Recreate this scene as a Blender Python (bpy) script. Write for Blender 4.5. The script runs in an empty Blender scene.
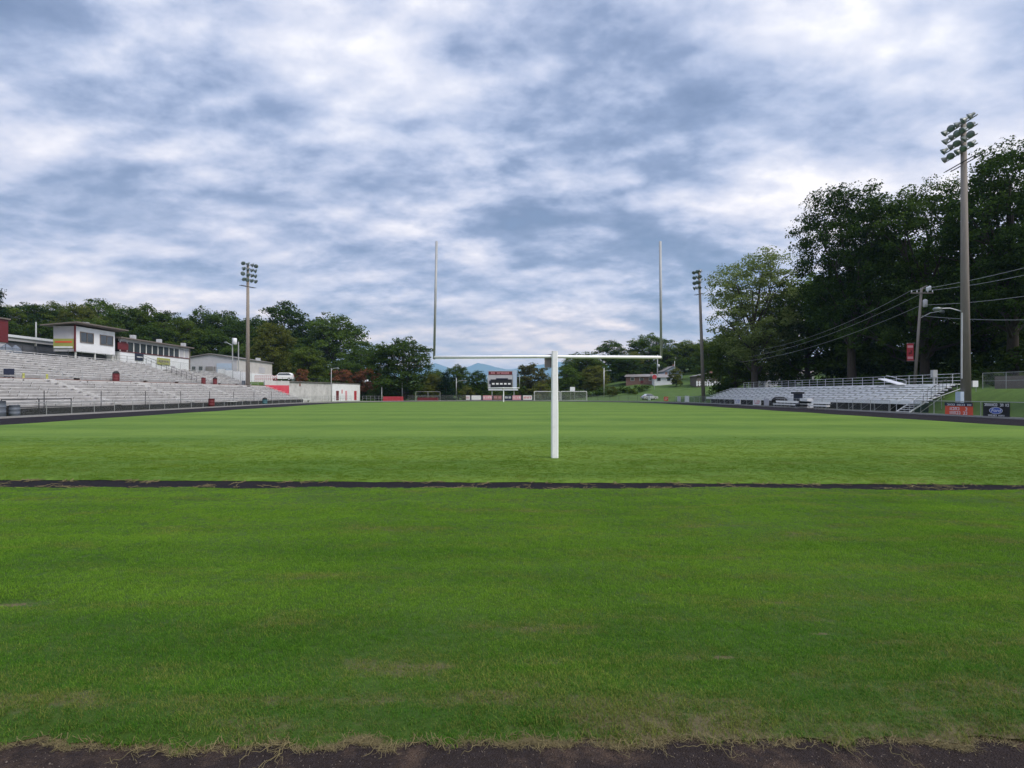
import bpy, math, random
import numpy as np
from mathutils import Vector, Matrix, noise as mnoise

random.seed(11)
RNG = np.random.default_rng(7)
SC = bpy.context.scene
COL = SC.collection
F, VX, HY, CH = 555.0, 496.6, 393.0, 2.03      # focal length in px, vanishing point, horizon, eye height


def at(px, py, Y):
    """world point seen at a pixel of the photograph at distance Y"""
    return Vector(((px - VX) * Y / F, Y, CH + (HY - py) * Y / F))


# ------------------------------------------------------------------ materials
def mat(name, col, rough=0.7, metal=0.0, var=0.15, scale=3.0, bump=0.0, bscale=20.0, stretch=(1, 1, 1),
        trans=0.0, coord='Object', dirt=None, dirt_scale=1.0, dirt_amt=0.5, spec=0.4):
    m = bpy.data.materials.new(name)
    m.use_nodes = True
    nt = m.node_tree
    N, L = nt.nodes, nt.links
    b = N['Principled BSDF']
    b.inputs['Roughness'].default_value = rough
    b.inputs['Metallic'].default_value = metal
    b.inputs['Specular IOR Level'].default_value = spec
    tc = N.new('ShaderNodeTexCoord')
    mp = N.new('ShaderNodeMapping')
    mp.inputs['Scale'].default_value = stretch
    L.new(tc.outputs[coord], mp.inputs[0])
    nz = N.new('ShaderNodeTexNoise')
    nz.inputs['Scale'].default_value = scale
    nz.inputs['Detail'].default_value = 5
    nz.inputs['Roughness'].default_value = 0.6
    L.new(mp.outputs[0], nz.inputs[0])
    mr = N.new('ShaderNodeMapRange')
    mr.inputs['From Min'].default_value = 0.25
    mr.inputs['From Max'].default_value = 0.75
    mr.inputs['To Min'].default_value = 1 - var
    mr.inputs['To Max'].default_value = 1 + var
    L.new(nz.outputs[0], mr.inputs[0])
    mul = N.new('ShaderNodeVectorMath')
    mul.operation = 'SCALE'
    mul.inputs[0].default_value = col
    L.new(mr.outputs[0], mul.inputs['Scale'])
    out = mul.outputs[0]
    if dirt is not None:
        n2 = N.new('ShaderNodeTexNoise')
        n2.inputs['Scale'].default_value = dirt_scale
        n2.inputs['Detail'].default_value = 8
        n2.inputs['Roughness'].default_value = 0.7
        L.new(mp.outputs[0], n2.inputs[0])
        r2 = N.new('ShaderNodeMapRange')
        r2.inputs['From Min'].default_value = 0.5
        r2.inputs['From Max'].default_value = 0.68
        r2.inputs['To Max'].default_value = dirt_amt
        L.new(n2.outputs[0], r2.inputs[0])
        mx = N.new('ShaderNodeMix')
        mx.data_type = 'RGBA'
        L.new(r2.outputs[0], mx.inputs[0])
        L.new(out, mx.inputs[6])
        mx.inputs[7].default_value = (*dirt, 1)
        out = mx.outputs[2]
    L.new(out, b.inputs['Base Color'])
    if bump > 0:
        n3 = N.new('ShaderNodeTexNoise')
        n3.inputs['Scale'].default_value = bscale
        n3.inputs['Detail'].default_value = 6
        L.new(mp.outputs[0], n3.inputs[0])
        bp = N.new('ShaderNodeBump')
        bp.inputs['Strength'].default_value = bump
        bp.inputs['Distance'].default_value = 0.05
        L.new(n3.outputs[0], bp.inputs['Height'])
        L.new(bp.outputs[0], b.inputs['Normal'])
    return m


def leaf_mat(name, c1, c2, trans=0.35):
    m = bpy.data.materials.new(name)
    m.use_nodes = True
    nt = m.node_tree
    N, L = nt.nodes, nt.links
    for n in list(N):
        N.remove(n)
    out = N.new('ShaderNodeOutputMaterial')
    geo = N.new('ShaderNodeNewGeometry')
    oi = N.new('ShaderNodeObjectInfo')
    nz = N.new('ShaderNodeTexNoise')
    nz.inputs['Scale'].default_value = 0.28
    nz.inputs['Detail'].default_value = 3
    L.new(geo.outputs['Position'], nz.inputs[0])
    add = N.new('ShaderNodeMath')
    add.operation = 'ADD'
    L.new(nz.outputs[0], add.inputs[0])
    L.new(geo.outputs['Random Per Island'], add.inputs[1])
    add2 = N.new('ShaderNodeMath')
    add2.operation = 'ADD'
    L.new(add.outputs[0], add2.inputs[0])
    L.new(oi.outputs['Random'], add2.inputs[1])
    mr = N.new('ShaderNodeMapRange')
    mr.inputs['From Min'].default_value = 0.75
    mr.inputs['From Max'].default_value = 2.25
    L.new(add2.outputs[0], mr.inputs[0])
    mx = N.new('ShaderNodeMix')
    mx.data_type = 'RGBA'
    mx.inputs[6].default_value = (*c1, 1)
    mx.inputs[7].default_value = (*c2, 1)
    L.new(mr.outputs[0], mx.inputs[0])
    d = N.new('ShaderNodeBsdfDiffuse')
    t = N.new('ShaderNodeBsdfTranslucent')
    L.new(mx.outputs[2], d.inputs[0])
    L.new(mx.outputs[2], t.inputs[0])
    ms = N.new('ShaderNodeMixShader')
    ms.inputs[0].default_value = trans
    L.new(d.outputs[0], ms.inputs[1])
    L.new(t.outputs[0], ms.inputs[2])
    L.new(ms.outputs[0], out.inputs[0])
    return m


def grass_mat(name, g1, g2, dead, blade=False, stripe=0.0, dead_amt=0.5, fine=40.0, spots=None):
    m = bpy.data.materials.new(name)
    m.use_nodes = True
    nt = m.node_tree
    N, L = nt.nodes, nt.links
    for n in list(N):
        N.remove(n)
    out = N.new('ShaderNodeOutputMaterial')
    geo = N.new('ShaderNodeNewGeometry')
    pos = geo.outputs['Position']

    def noise(scale, detail=4, rough=.6, stretch=None):
        v = pos
        if stretch:
            mp = N.new('ShaderNodeMapping')
            mp.inputs['Scale'].default_value = stretch
            L.new(pos, mp.inputs[0])
            v = mp.outputs[0]
        n = N.new('ShaderNodeTexNoise')
        n.inputs['Scale'].default_value = scale
        n.inputs['Detail'].default_value = detail
        n.inputs['Roughness'].default_value = rough
        L.new(v, n.inputs[0])
        return n.outputs[0]

    def rng(v, a, b, c=0.0, d=1.0):
        r = N.new('ShaderNodeMapRange')
        r.inputs['From Min'].default_value = a
        r.inputs['From Max'].default_value = b
        r.inputs['To Min'].default_value = c
        r.inputs['To Max'].default_value = d
        L.new(v, r.inputs[0])
        return r.outputs[0]

    def math_(op, a, b):
        q = N.new('ShaderNodeMath')
        q.operation = op
        for i, v in enumerate((a, b)):
            if isinstance(v, (int, float)):
                q.inputs[i].default_value = v
            else:
                L.new(v, q.inputs[i])
        return q.outputs[0]

    def mix(f, a, b):
        x = N.new('ShaderNodeMix')
        x.data_type = 'RGBA'
        L.new(f, x.inputs[0])
        for i, v in ((6, a), (7, b)):
            if isinstance(v, tuple):
                x.inputs[i].default_value = (*v, 1)
            else:
                L.new(v, x.inputs[i])
        return x.outputs[2]

    f = math_('ADD', math_('MULTIPLY', noise(0.35, 5), 0.75), math_('MULTIPLY', noise(0.5, 4, .6, (.25, 2.4, 1)), 0.75))
    if blade:
        f = math_('ADD', f, math_('MULTIPLY', math_('SUBTRACT', geo.outputs['Random Per Island'], .5), .75))
    else:
        f = math_('ADD', f, math_('MULTIPLY', math_('SUBTRACT', noise(fine, 4, .8), .5), 1.3))
    if stripe:
        sx = N.new('ShaderNodeSeparateXYZ')
        L.new(pos, sx.inputs[0])
        wob = math_('MULTIPLY', noise(0.08, 2), 1.6)
        s = math_('SINE', math_('ADD', math_('MULTIPLY', sx.outputs[1], 2 * math.pi / 9.14), wob), 0)
        f = math_('ADD', f, math_('MULTIPLY', s, stripe))
    if blade and not stripe:
        sy = N.new('ShaderNodeSeparateXYZ')
        L.new(pos, sy.inputs[0])
        f = math_('ADD', f, math_('ADD', rng(sy.outputs[1], 5.6, 3.4, 0, -.30), rng(sy.outputs[1], 7, 10, 0, .12)))
    col = mix(rng(f, .45, 1.05), g1, g2)
    # dead, thin and brownish places: more of them to the right and towards the edge by the camera
    sx2 = N.new('ShaderNodeSeparateXYZ')
    L.new(pos, sx2.inputs[0])
    bias = math_('ADD', math_('ADD', rng(sx2.outputs[0], -4, 6, 0, .06), rng(sx2.outputs[1], 5.4, 3.2, 0, .13)), rng(sx2.outputs[1], 3.75, 3.35, 0, .10))
    dm = math_('ADD', math_('MULTIPLY', noise(1.1, 6, .7, (.7, 1.5, 1)), 1.0), bias)
    dm = math_('ADD', dm, math_('MULTIPLY', math_('SUBTRACT', noise(.8, 5, .65, (.22, 3.2, 1)), .5), .7))
    if not blade:
        dm = math_('ADD', dm, math_('MULTIPLY', math_('SUBTRACT', noise(fine * 1.7, 2, .6), .5), .18))
    else:
        dm = math_('ADD', dm, math_('MULTIPLY', math_('SUBTRACT', geo.outputs['Random Per Island'], .5), .42))
    if not blade and spots:
        for (cx, cy, rx, ry) in spots:
            mp = N.new('ShaderNodeVectorMath'); mp.operation = 'SUBTRACT'
            L.new(pos, mp.inputs[0]); mp.inputs[1].default_value = (cx, cy, 0)
            sc_ = N.new('ShaderNodeVectorMath'); sc_.operation = 'MULTIPLY'
            L.new(mp.outputs[0], sc_.inputs[0]); sc_.inputs[1].default_value = (1 / rx, 1 / ry, 0)
            ln = N.new('ShaderNodeVectorMath'); ln.operation = 'LENGTH'
            L.new(sc_.outputs[0], ln.inputs[0])
            dm = math_('ADD', dm, rng(math_('ADD', ln.outputs['Value'], math_('MULTIPLY', noise(9, 4), 1.6)), 1.1, 1.6, .6, 0))
    dmask = rng(dm, .66, .80, 0, dead_amt)
    col = mix(dmask, col, dead)
    if blade:
        d = N.new('ShaderNodeBsdfDiffuse')
        t = N.new('ShaderNodeBsdfTranslucent')
        L.new(col, d.inputs[0])
        L.new(col, t.inputs[0])
        ms = N.new('ShaderNodeMixShader')
        ms.inputs[0].default_value = .35
        L.new(d.outputs[0], ms.inputs[1])
        L.new(t.outputs[0], ms.inputs[2])
        L.new(ms.outputs[0], out.inputs[0])
    else:
        b = N.new('ShaderNodeBsdfPrincipled')
        b.inputs['Roughness'].default_value = .9
        b.inputs['Specular IOR Level'].default_value = .15
        b.inputs['Sheen Weight'].default_value = .03
        b.inputs['Sheen Roughness'].default_value = .5
        b.inputs['Sheen Tint'].default_value = (.6, .8, .35, 1)
        L.new(col, b.inputs['Base Color'])
        bp = N.new('ShaderNodeBump')
        bp.inputs['Strength'].default_value = .6
        bp.inputs['Distance'].default_value = .03
        L.new(noise(fine * 1.3, 4, .7), bp.inputs['Height'])
        L.new(bp.outputs[0], b.inputs['Normal'])
        L.new(b.outputs[0], out.inputs[0])
    return m


def mesh_fence_mat(name, col, cell=0.055, wire=0.22, metal=0.3):
    """woven wire: diagonal wires opaque, the holes between them open"""
    m = bpy.data.materials.new(name)
    m.use_nodes = True
    nt = m.node_tree
    N, L = nt.nodes, nt.links
    b = N['Principled BSDF']
    b.inputs['Base Color'].default_value = (*col, 1)
    b.inputs['Metallic'].default_value = metal
    b.inputs['Roughness'].default_value = .5
    tc = N.new('ShaderNodeTexCoord')
    s = N.new('ShaderNodeSeparateXYZ')
    L.new(tc.outputs['Object'], s.inputs[0])

    def M(op, a, c=0.0):
        q = N.new('ShaderNodeMath')
        q.operation = op
        for i, v in enumerate((a, c)):
            if isinstance(v, (int, float)):
                q.inputs[i].default_value = v
            else:
                L.new(v, q.inputs[i])
        return q.outputs[0]
    run = M('ADD', s.outputs[0], s.outputs[1])
    u = M('FRACT', M('DIVIDE', M('ADD', run, s.outputs[2]), cell * 1.414))
    v = M('FRACT', M('DIVIDE', M('SUBTRACT', run, s.outputs[2]), cell * 1.414))
    a = M('MAXIMUM', M('LESS_THAN', u, wire), M('LESS_THAN', v, wire))
    L.new(a, b.inputs['Alpha'])
    return m


M = {}
M['white_paint'] = mat('white_paint', (.72, .72, .70), .45, var=.06, dirt=(.42, .40, .36), dirt_scale=2.5, dirt_amt=.35)
M['post_white'] = mat('post_white', (.86, .86, .86), .4, var=.04, dirt=(.5, .5, .47), dirt_scale=6, dirt_amt=.3)
M['galv'] = mat('galvanised_steel', (.34, .35, .35), .55, .2, var=.12)
M['galv_light'] = mat('light_galvanised_steel', (.55, .56, .57), .5, .3, var=.1)
M['dark_steel'] = mat('dark_steel', (.035, .035, .04), .5, .3)
M['alu'] = mat('weathered_aluminium_bench', (.68, .67, .66), .6, .0, var=.28, scale=.8, stretch=(1, .6, 1),
               dirt=(.20, .19, .18), dirt_scale=1.4, dirt_amt=.7)
M['alu_new'] = mat('pale_aluminium_bench', (.80, .80, .80), .55, .0, var=.12, scale=.8, dirt=(.35, .34, .33), dirt_scale=.8, dirt_amt=.4)
M['concrete'] = mat('grey_concrete', (.30, .29, .27), .85, var=.25, scale=.7, bump=.3, dirt=(.12, .11, .10), dirt_scale=.5, dirt_amt=.6)
M['concrete_light'] = mat('pale_concrete', (.50, .49, .48), .85, var=.18, scale=.6, dirt=(.2, .19, .17), dirt_scale=.7, dirt_amt=.5)
M['asphalt'] = mat('worn_asphalt', (.044, .036, .037), .95, var=.5, scale=30, bump=1, bscale=90, dirt=(.13, .09, .065), dirt_scale=1.6, dirt_amt=.85, coord='Object', spec=.06)
M['kerb'] = mat('grey_kerb', (.30, .29, .28), .8, var=.15)
M['wood_pole'] = mat('weathered_wood_pole', (.24, .205, .175), .85, var=.25, scale=2, stretch=(6, 6, .4), bump=.3)
M['conc_pole'] = mat('pale_wood_pole', (.21, .185, .165), .85, var=.2, scale=2, stretch=(6, 6, .4), bump=.3)
M['red'] = mat('red_paint', (.40, .035, .05), .55, var=.12, dirt=(.42, .12, .12), dirt_scale=2, dirt_amt=.4)
M['red_wall'] = mat('bright_red_wall', (.58, .05, .085), .6, var=.12, dirt=(.5, .15, .17), dirt_scale=1, dirt_amt=.4)
M['maroon'] = mat('maroon_paint', (.13, .018, .022), .5, var=.12)
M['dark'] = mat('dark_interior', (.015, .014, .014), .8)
M['glass'] = mat('window_glass', (.05, .06, .07), .08, var=.2, spec=.8)
M['siding'] = mat('white_siding', (.74, .75, .77), .6, var=.05, scale=.8, dirt=(.5, .49, .47), dirt_scale=.9, dirt_amt=.3)
M['siding_grey'] = mat('grey_siding', (.46, .45, .48), .6, var=.06, scale=.8, dirt=(.3, .29, .29), dirt_scale=.9, dirt_amt=.3)
M['roof_grey'] = mat('grey_metal_roof', (.22, .20, .19), .5, .2, var=.2, scale=.8)
M['roof_brown'] = mat('brown_roof', (.15, .125, .11), .8, var=.2)
M['roof_white'] = mat('white_roof_edge', (.66, .68, .72), .5, var=.06)
M['block_dark'] = mat('slate_grey_wall', (.10, .105, .125), .8, var=.15, scale=1)
M['beige'] = mat('beige_wall', (.52, .49, .47), .75, var=.08, scale=.7, dirt=(.36, .34, .32), dirt_scale=.6, dirt_amt=.4)
M['brick'] = mat('brick_wall', (.22, .125, .10), .85, var=.2, scale=4)
M['blue_siding'] = mat('pale_blue_siding', (.42, .50, .62), .7, var=.06)
M['yellow'] = mat('yellow_green_banner', (.33, .34, .09), .6, var=.12, scale=1)
M['orange'] = mat('orange_banner', (.72, .10, .045), .6, var=.05)
M['black_banner'] = mat('black_banner', (.012, .012, .016), .5, var=.05)
M['navy'] = mat('navy_fabric', (.02, .025, .05), .7, var=.1)
M['blue'] = mat('blue_ink', (.06, .11, .42), .5, var=.05)
M['white_ink'] = mat('white_ink', (.8, .8, .8), .5, var=.02)
M['pink_ink'] = mat('pink_ink', (.62, .30, .33), .5, var=.1)
M['red_ink'] = mat('red_ink', (.55, .05, .07), .5, var=.1)
M['barrel_grey'] = mat('grey_blue_barrel', (.12, .14, .17), .5, var=.15)
M['barrel_teal'] = mat('teal_barrel', (.05, .13, .15), .5, var=.15)
M['lamp'] = mat('floodlight_shell', (.17, .19, .185), .4, .3, var=.1)
M['lamp_glass'] = mat('floodlight_lens', (.13, .17, .17), .2, var=.2, spec=.8)
M['car_white'] = mat('white_car_paint', (.78, .79, .80), .25, var=.02, spec=.6)
M['car_grey'] = mat('silver_car_paint', (.50, .52, .55), .25, .3, var=.02, spec=.6)
M['tyre'] = mat('tyre_rubber', (.02, .02, .02), .8)
M['bark'] = mat('bark', (.055, .044, .036), .9, var=.3, scale=2, stretch=(4, 4, .6))
M['bark_pale'] = mat('pale_bark', (.20, .17, .14), .9, var=.3, scale=2, stretch=(4, 4, .6))
M['leaf_dark'] = leaf_mat('dark_leaves', (.022, .044, .010), (.088, .140, .027), .32)
M['leaf_mid'] = leaf_mat('mid_green_leaves', (.040, .072, .014), (.115, .155, .026), .35)
M['leaf_olive'] = leaf_mat('olive_leaves', (.075, .095, .022), (.145, .155, .035), .4)
M['leaf_pale'] = leaf_mat('pale_loose_leaves', (.075, .115, .028), (.20, .25, .08), .45)
M['leaf_rust'] = leaf_mat('rust_leaves', (.12, .055, .030), (.25, .105, .055), .3)
M['leaf_conifer'] = leaf_mat('conifer_needles', (.010, .024, .014), (.024, .046, .022), .15)
M['leaf_brown'] = leaf_mat('browning_leaves', (.045, .06, .022), (.12, .105, .042), .35)
M['runner'] = mat('dry_grass_runner', (.155, .125, .055), .8, var=.55, scale=14, coord='Object')
M['chain'] = mesh_fence_mat('chain_link_mesh', (.26, .27, .27), wire=.07)
M['chain_green'] = mesh_fence_mat('green_chain_link_mesh', (.04, .085, .055), wire=.22)
M['net'] = mesh_fence_mat('goal_net', (.62, .62, .60), cell=.12, wire=.16, metal=0)
M['kerb_dirt'] = mat('brown_grit', (.12, .095, .075), .95, var=.5, scale=25)
M['deck_concrete'] = mat('step_concrete', (.33, .32, .315), .85, var=.2, scale=.7, dirt=(.14, .13, .12), dirt_scale=.8, dirt_amt=.6)
M['straw'] = mat('straw_soil', (.20, .16, .11), .95, var=.35, scale=6, bump=.6, bscale=50)
G1, G2, DEAD = (.050, .150, .018), (.195, .345, .034), (.29, .215, .080)
M['turf_far'] = grass_mat('mown_turf', (.054, .112, .011), (.116, .184, .024), (.15, .145, .05), stripe=.14, dead_amt=.35, fine=7)
M['turf_soil'] = grass_mat('turf_thatch', (.025, .055, .007), (.045, .085, .012), (.10, .08, .045), dead_amt=.9, fine=30, spots=[(-4.75, 5.38, .34, .09), (1.72, 4.22, .12, .04), (2.7, 4.62, .1, .03)])
M['turf_blade'] = grass_mat('turf_blades', G1, G2, DEAD, blade=True, dead_amt=.48)
M['bank'] = grass_mat('bank_grass', (.035, .065, .014), (.07, .12, .024), (.11, .10, .045), dead_amt=.4, fine=5)


# ------------------------------------------------------------------ building blocks
class MB:
    def __init__(s):
        s.v, s.f = [], []

    def poly(s, pts, faces):
        n = len(s.v)
        s.v += [tuple(p) for p in pts]
        s.f += [tuple(i + n for i in f) for f in faces]
        return s

    def box(s, x0, x1, y0, y1, z0, z1):
        p = [(x, y, z) for z in (z0, z1) for x, y in ((x0, y0), (x1, y0), (x1, y1), (x0, y1))]
        return s.poly(p, [(0, 3, 2, 1), (4, 5, 6, 7), (0, 1, 5, 4), (1, 2, 6, 5), (2, 3, 7, 6), (3, 0, 4, 7)])

    def prism(s, a, b, w0, w1, z0, z1):
        """box along the ground line a->b, offset w0..w1 to its left, between heights z0(,z0b) and z1"""
        a, b = Vector(a[:2]), Vector(b[:2])
        d = (b - a).normalized()
        n = Vector((-d.y, d.x))
        z0a, z0b = z0 if isinstance(z0, tuple) else (z0, z0)
        z1a, z1b = z1 if isinstance(z1, tuple) else (z1, z1)
        q = [a + n * w0, b + n * w0, b + n * w1, a + n * w1]
        p = [(q[i].x, q[i].y, (z0a, z0b, z0b, z0a)[i]) for i in range(4)] + [(q[i].x, q[i].y, (z1a, z1b, z1b, z1a)[i]) for i in range(4)]
        return s.poly(p, [(0, 3, 2, 1), (4, 5, 6, 7), (0, 1, 5, 4), (1, 2, 6, 5), (2, 3, 7, 6), (3, 0, 4, 7)])

    def tube(s, pts, rad, n=8, cap=True):
        pts = [Vector(p) for p in pts]
        if not isinstance(rad, (list, tuple)):
            rad = [rad] * len(pts)
        rings = []
        base = len(s.v)
        ref = None
        for i, p in enumerate(pts):
            d = (pts[min(i + 1, len(pts) - 1)] - pts[max(i - 1, 0)]).normalized()
            if ref is None:
                ref = Vector((0, 0, 1)) if abs(d.z) < .9 else Vector((1, 0, 0))
            u = d.cross(ref).normalized()
            w = u.cross(d).normalized()
            ref = w
            for k in range(n):
                t = 2 * math.pi * k / n
                s.v.append(tuple(p + (u * math.cos(t) + w * math.sin(t)) * rad[i]))
        for i in range(len(pts) - 1):
            for k in range(n):
                a, b = base + i * n + k, base + i * n + (k + 1) % n
                s.f.append((a, b, b + n, a + n))
        if cap:
            s.f.append(tuple(base + k for k in range(n))[::-1])
            s.f.append(tuple(base + (len(pts) - 1) * n + k for k in range(n)))
        return s

    def lathe(s, prof, c=(0, 0, 0), axis=(0, 0, 1), n=14):
        axis = Vector(axis).normalized()
        q = Vector((0, 0, 1)).rotation_difference(axis)
        base = len(s.v)
        for r, h in prof:
            for k in range(n):
                t = 2 * math.pi * k / n
                s.v.append(tuple(Vector(c) + q @ Vector((r * math.cos(t), r * math.sin(t), h))))
        for i in range(len(prof) - 1):
            for k in range(n):
                a, b = base + i * n + k, base + i * n + (k + 1) % n
                s.f.append((a, b, b + n, a + n))
        s.f.append(tuple(base + k for k in range(n))[::-1])
        s.f.append(tuple(base + (len(prof) - 1) * n + k for k in range(n)))
        return s

    def mesh(s, name, m, smooth=False):
        me = bpy.data.meshes.new(name)
        me.from_pydata(s.v, [], s.f)
        me.materials.append(m)
        if smooth:
            me.polygons.foreach_set('use_smooth', [True] * len(me.polygons))
        me.update()
        return me

    def build(s, name, m, parent=None, smooth=False, loc=None):
        o = bpy.data.objects.new(name, s.mesh(name, m, smooth))
        COL.objects.link(o)
        if parent is not None:
            o.parent = parent
        if loc is not None:
            o.location = loc
        return o


def array_mesh(name, verts, faces, m, mats=None):
    """faces: Nx3 or Nx4 index array"""
    me = bpy.data.meshes.new(name)
    k = faces.shape[1]
    me.vertices.add(len(verts))
    me.vertices.foreach_set('co', verts.astype(np.float32).ravel())
    me.loops.add(faces.size)
    me.loops.foreach_set('vertex_index', faces.astype(np.int32).ravel())
    me.polygons.add(len(faces))
    me.polygons.foreach_set('loop_start', np.arange(0, faces.size, k, dtype=np.int32))
    me.polygons.foreach_set('loop_total', np.full(len(faces), k, dtype=np.int32))
    me.materials.append(m)
    me.update(calc_edges=True)
    return me


def tag(o, label=None, cat=None, group=None, kind=None):
    if label:
        o['label'] = label
    if cat:
        o['category'] = cat
    if group:
        o['group'] = group
    if kind:
        o['kind'] = kind
    return o


def empty(name, loc, label, cat, group=None, rz=0.0):
    o = bpy.data.objects.new(name, None)
    COL.objects.link(o)
    o.location = loc
    o.rotation_euler = (0, 0, rz)
    o.empty_display_size = .3
    return tag(o, label, cat, group)


def copy_tree(o, parent=None):
    c = o.copy()
    COL.objects.link(c)
    if parent is not None:
        c.parent = parent
    for ch in [x for x in COL.objects if x.parent == o]:
        copy_tree(ch, c)
    return c


def sstep(a, b, x):
    t = min(1, max(0, (x - a) / (b - a)))
    return t * t * (3 - 2 * t)


def text_mesh(txt, size, depth=.01, shear=0.0):
    cu = bpy.data.curves.new('lettering', 'FONT')
    cu.body = txt
    cu.size = size
    cu.extrude = depth
    cu.shear = shear
    cu.align_x, cu.align_y = 'CENTER', 'CENTER'
    o = bpy.data.objects.new('lettering', cu)
    COL.objects.link(o)
    dg = bpy.context.evaluated_depsgraph_get()
    me = bpy.data.meshes.new_from_object(o.evaluated_get(dg))
    bpy.data.objects.remove(o)
    return me


# ------------------------------------------------------------------ terrain
def line_x(Y):                       # front of the white block building and of what follows it
    if Y < 126:
        return -47 - (126 - Y) * .0
    return -47 + (min(Y, 152) - 126) * 9.5 / 26


def ground_z(X, Y):
    z = 0.0
    if X > 0:
        z += sstep(43, 50, X) * 2.55 * (1 - sstep(112, 150, Y) * .6) + sstep(50, 95, X) * 5.0
        if Y > 130:
            z += sstep(145, 205, Y) * sstep(20, 45, X) * 4.3
            z += sstep(200, 330, Y) * sstep(10, 60, X) * 8
    else:
        if Y < 121:
            e = sstep(-44, -51, X) * 2.9 + sstep(-52.5, -62, X) * 3.3 + sstep(-64, -70, X) * .9
        else:
            e = sstep(line_x(Y) - 3.0, line_x(Y) - 4.6, X) * 4.55 * (1 - sstep(150, 185, Y) * .55)
            e += sstep(-58, -75, X) * 3.0
        z += e + sstep(-78, -190, X) * 15 + sstep(170, 330, Y) * sstep(-25, -90, X) * 7
    z += sstep(170, 260, Y) * 1.2
    far = max(abs(X) - 230, Y - 420, 0)
    if far > 0:
        z += min(far, 2500) * .012 * (.6 + .8 * mnoise.noise(Vector((X * .0012, Y * .0012, 3))))
    if abs(X) > 62 or Y > 175:
        z += .5 * mnoise.noise(Vector((X * .04, Y * .04, 0)))
    return z - .10


def grid_coords(a, b, fine, far_a, far_b):
    xs = list(np.arange(a, b + .01, fine))
    s, x = fine, b
    while x < far_b:
        s *= 1.22
        x += s
        xs.append(x)
    s, x = fine, a
    while x > far_a:
        s *= 1.22
        x -= s
        xs.insert(0, x)
    return np.array(xs)


xs = grid_coords(-76, 76, 1.0, -15000, 15000)
ys = grid_coords(20, 160, 1.6, -800, 16800)
vv = np.array([(x, y, ground_z(x, y)) for y in ys for x in xs])
nx = len(xs)
ii, jj = np.meshgrid(np.arange(nx - 1), np.arange(len(ys) - 1))
a0 = (jj * nx + ii).ravel()
ff = np.stack([a0, a0 + 1, a0 + nx + 1, a0 + nx], 1)
terr = bpy.data.objects.new('terrain', array_mesh('terrain', vv, ff, M['bank']))
terr.data.polygons.foreach_set('use_smooth', [True] * len(ff))
COL.objects.link(terr)
tag(terr, kind='structure', label='grassy ground and banks around the sports field', cat='terrain')

# running track: one dark sheet under the field, with a kerb each side
XC = .4
def oval(r, y0, yc, n=36, xc=XC):
    p = [(xc - r, y0), (xc + r, y0)]
    for k in range(n + 1):
        t = math.pi * k / n
        p.append((xc + r * math.cos(t), yc + r * math.sin(t)))
    return p

trk = MB()
o_pts = oval(40.6, -14, 104)
trk.poly([(x, y, -.045) for x, y in o_pts], [tuple(range(len(o_pts)))])
M['asphalt'] = mat('worn_asphalt', (.020, .019, .024), .95, var=.5, scale=30, bump=1, bscale=90, dirt=(.135, .092, .066), dirt_scale=1.6, dirt_amt=.85, spec=.05)
_nt = M['asphalt'].node_tree                      # brown soil is trodden in only where the near turf ends
_mix = [n for n in _nt.nodes if n.bl_idname == 'ShaderNodeMix'][0]
_src = _mix.inputs[0].links[0].from_socket
_g, _s = _nt.nodes.new('ShaderNodeNewGeometry'), _nt.nodes.new('ShaderNodeSeparateXYZ')
_nt.links.new(_g.outputs['Position'], _s.inputs[0])
_r = _nt.nodes.new('ShaderNodeMapRange')
for _k, _v in (('From Min', 3.2), ('From Max', 8.0), ('To Min', 1.0), ('To Max', .12)):
    _r.inputs[_k].default_value = _v
_nt.links.new(_s.outputs[1], _r.inputs[0])
_m = _nt.nodes.new('ShaderNodeMath'); _m.operation = 'MULTIPLY'
_nt.links.new(_src, _m.inputs[0]); _nt.links.new(_r.outputs[0], _m.inputs[1])
_a = _nt.nodes.new('ShaderNodeMath'); _a.operation = 'MULTIPLY_ADD'
_nt.links.new(_r.outputs[0], _a.inputs[0]); _a.inputs[1].default_value = .22; _nt.links.new(_m.outputs[0], _a.inputs[2])
_nt.links.new(_a.outputs[0], _mix.inputs[0])
tag(trk.build('track', M['asphalt']), 'dark worn running track around and beside the turf', 'track', kind='structure')
kb = MB()
for r, w in ((40.7, .22),):
    ip, op = oval(r, -14, 104)[1:], oval(r + w, -14, 104)[1:]
    ip.append((XC - r, -14)); op.append((XC - r - w, -14))
    for i in range(len(ip) - 1):
        q = [ip[i], ip[i + 1], op[i + 1], op[i]]
        kb.poly([(x, y, -.06) for x, y in q] + [(x, y, .10) for x, y in q], [(4, 5, 6, 7), (0, 1, 5, 4), (2, 3, 7, 6)])
tag(kb.build('kerb', M['kerb']), 'pale concrete kerb on the outer rim of the track', 'kerb', kind='structure')


# ------------------------------------------------------------------ turf
def strip_far(X):      # far rim of the dark strip
    return 12.86 - .031 * X + .10 * mnoise.noise(Vector((X * .9, 0, 0))) + .05 * mnoise.noise(Vector((X * 4, 3, 0)))

def strip_near(X):
    return 11.92 - .018 * X + .07 * mnoise.noise(Vector((X * 1.1, 5, 0))) + .05 * mnoise.noise(Vector((X * 5, 9, 0)))

def near_rim(X):
    return 3.30 + .006 * X + .13 * mnoise.noise(Vector((X * .8, 7, 0))) + .11 * mnoise.noise(Vector((X * 3.2, 11, 0))) + .05 * mnoise.noise(Vector((X * 9, 2, 0)))

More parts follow.
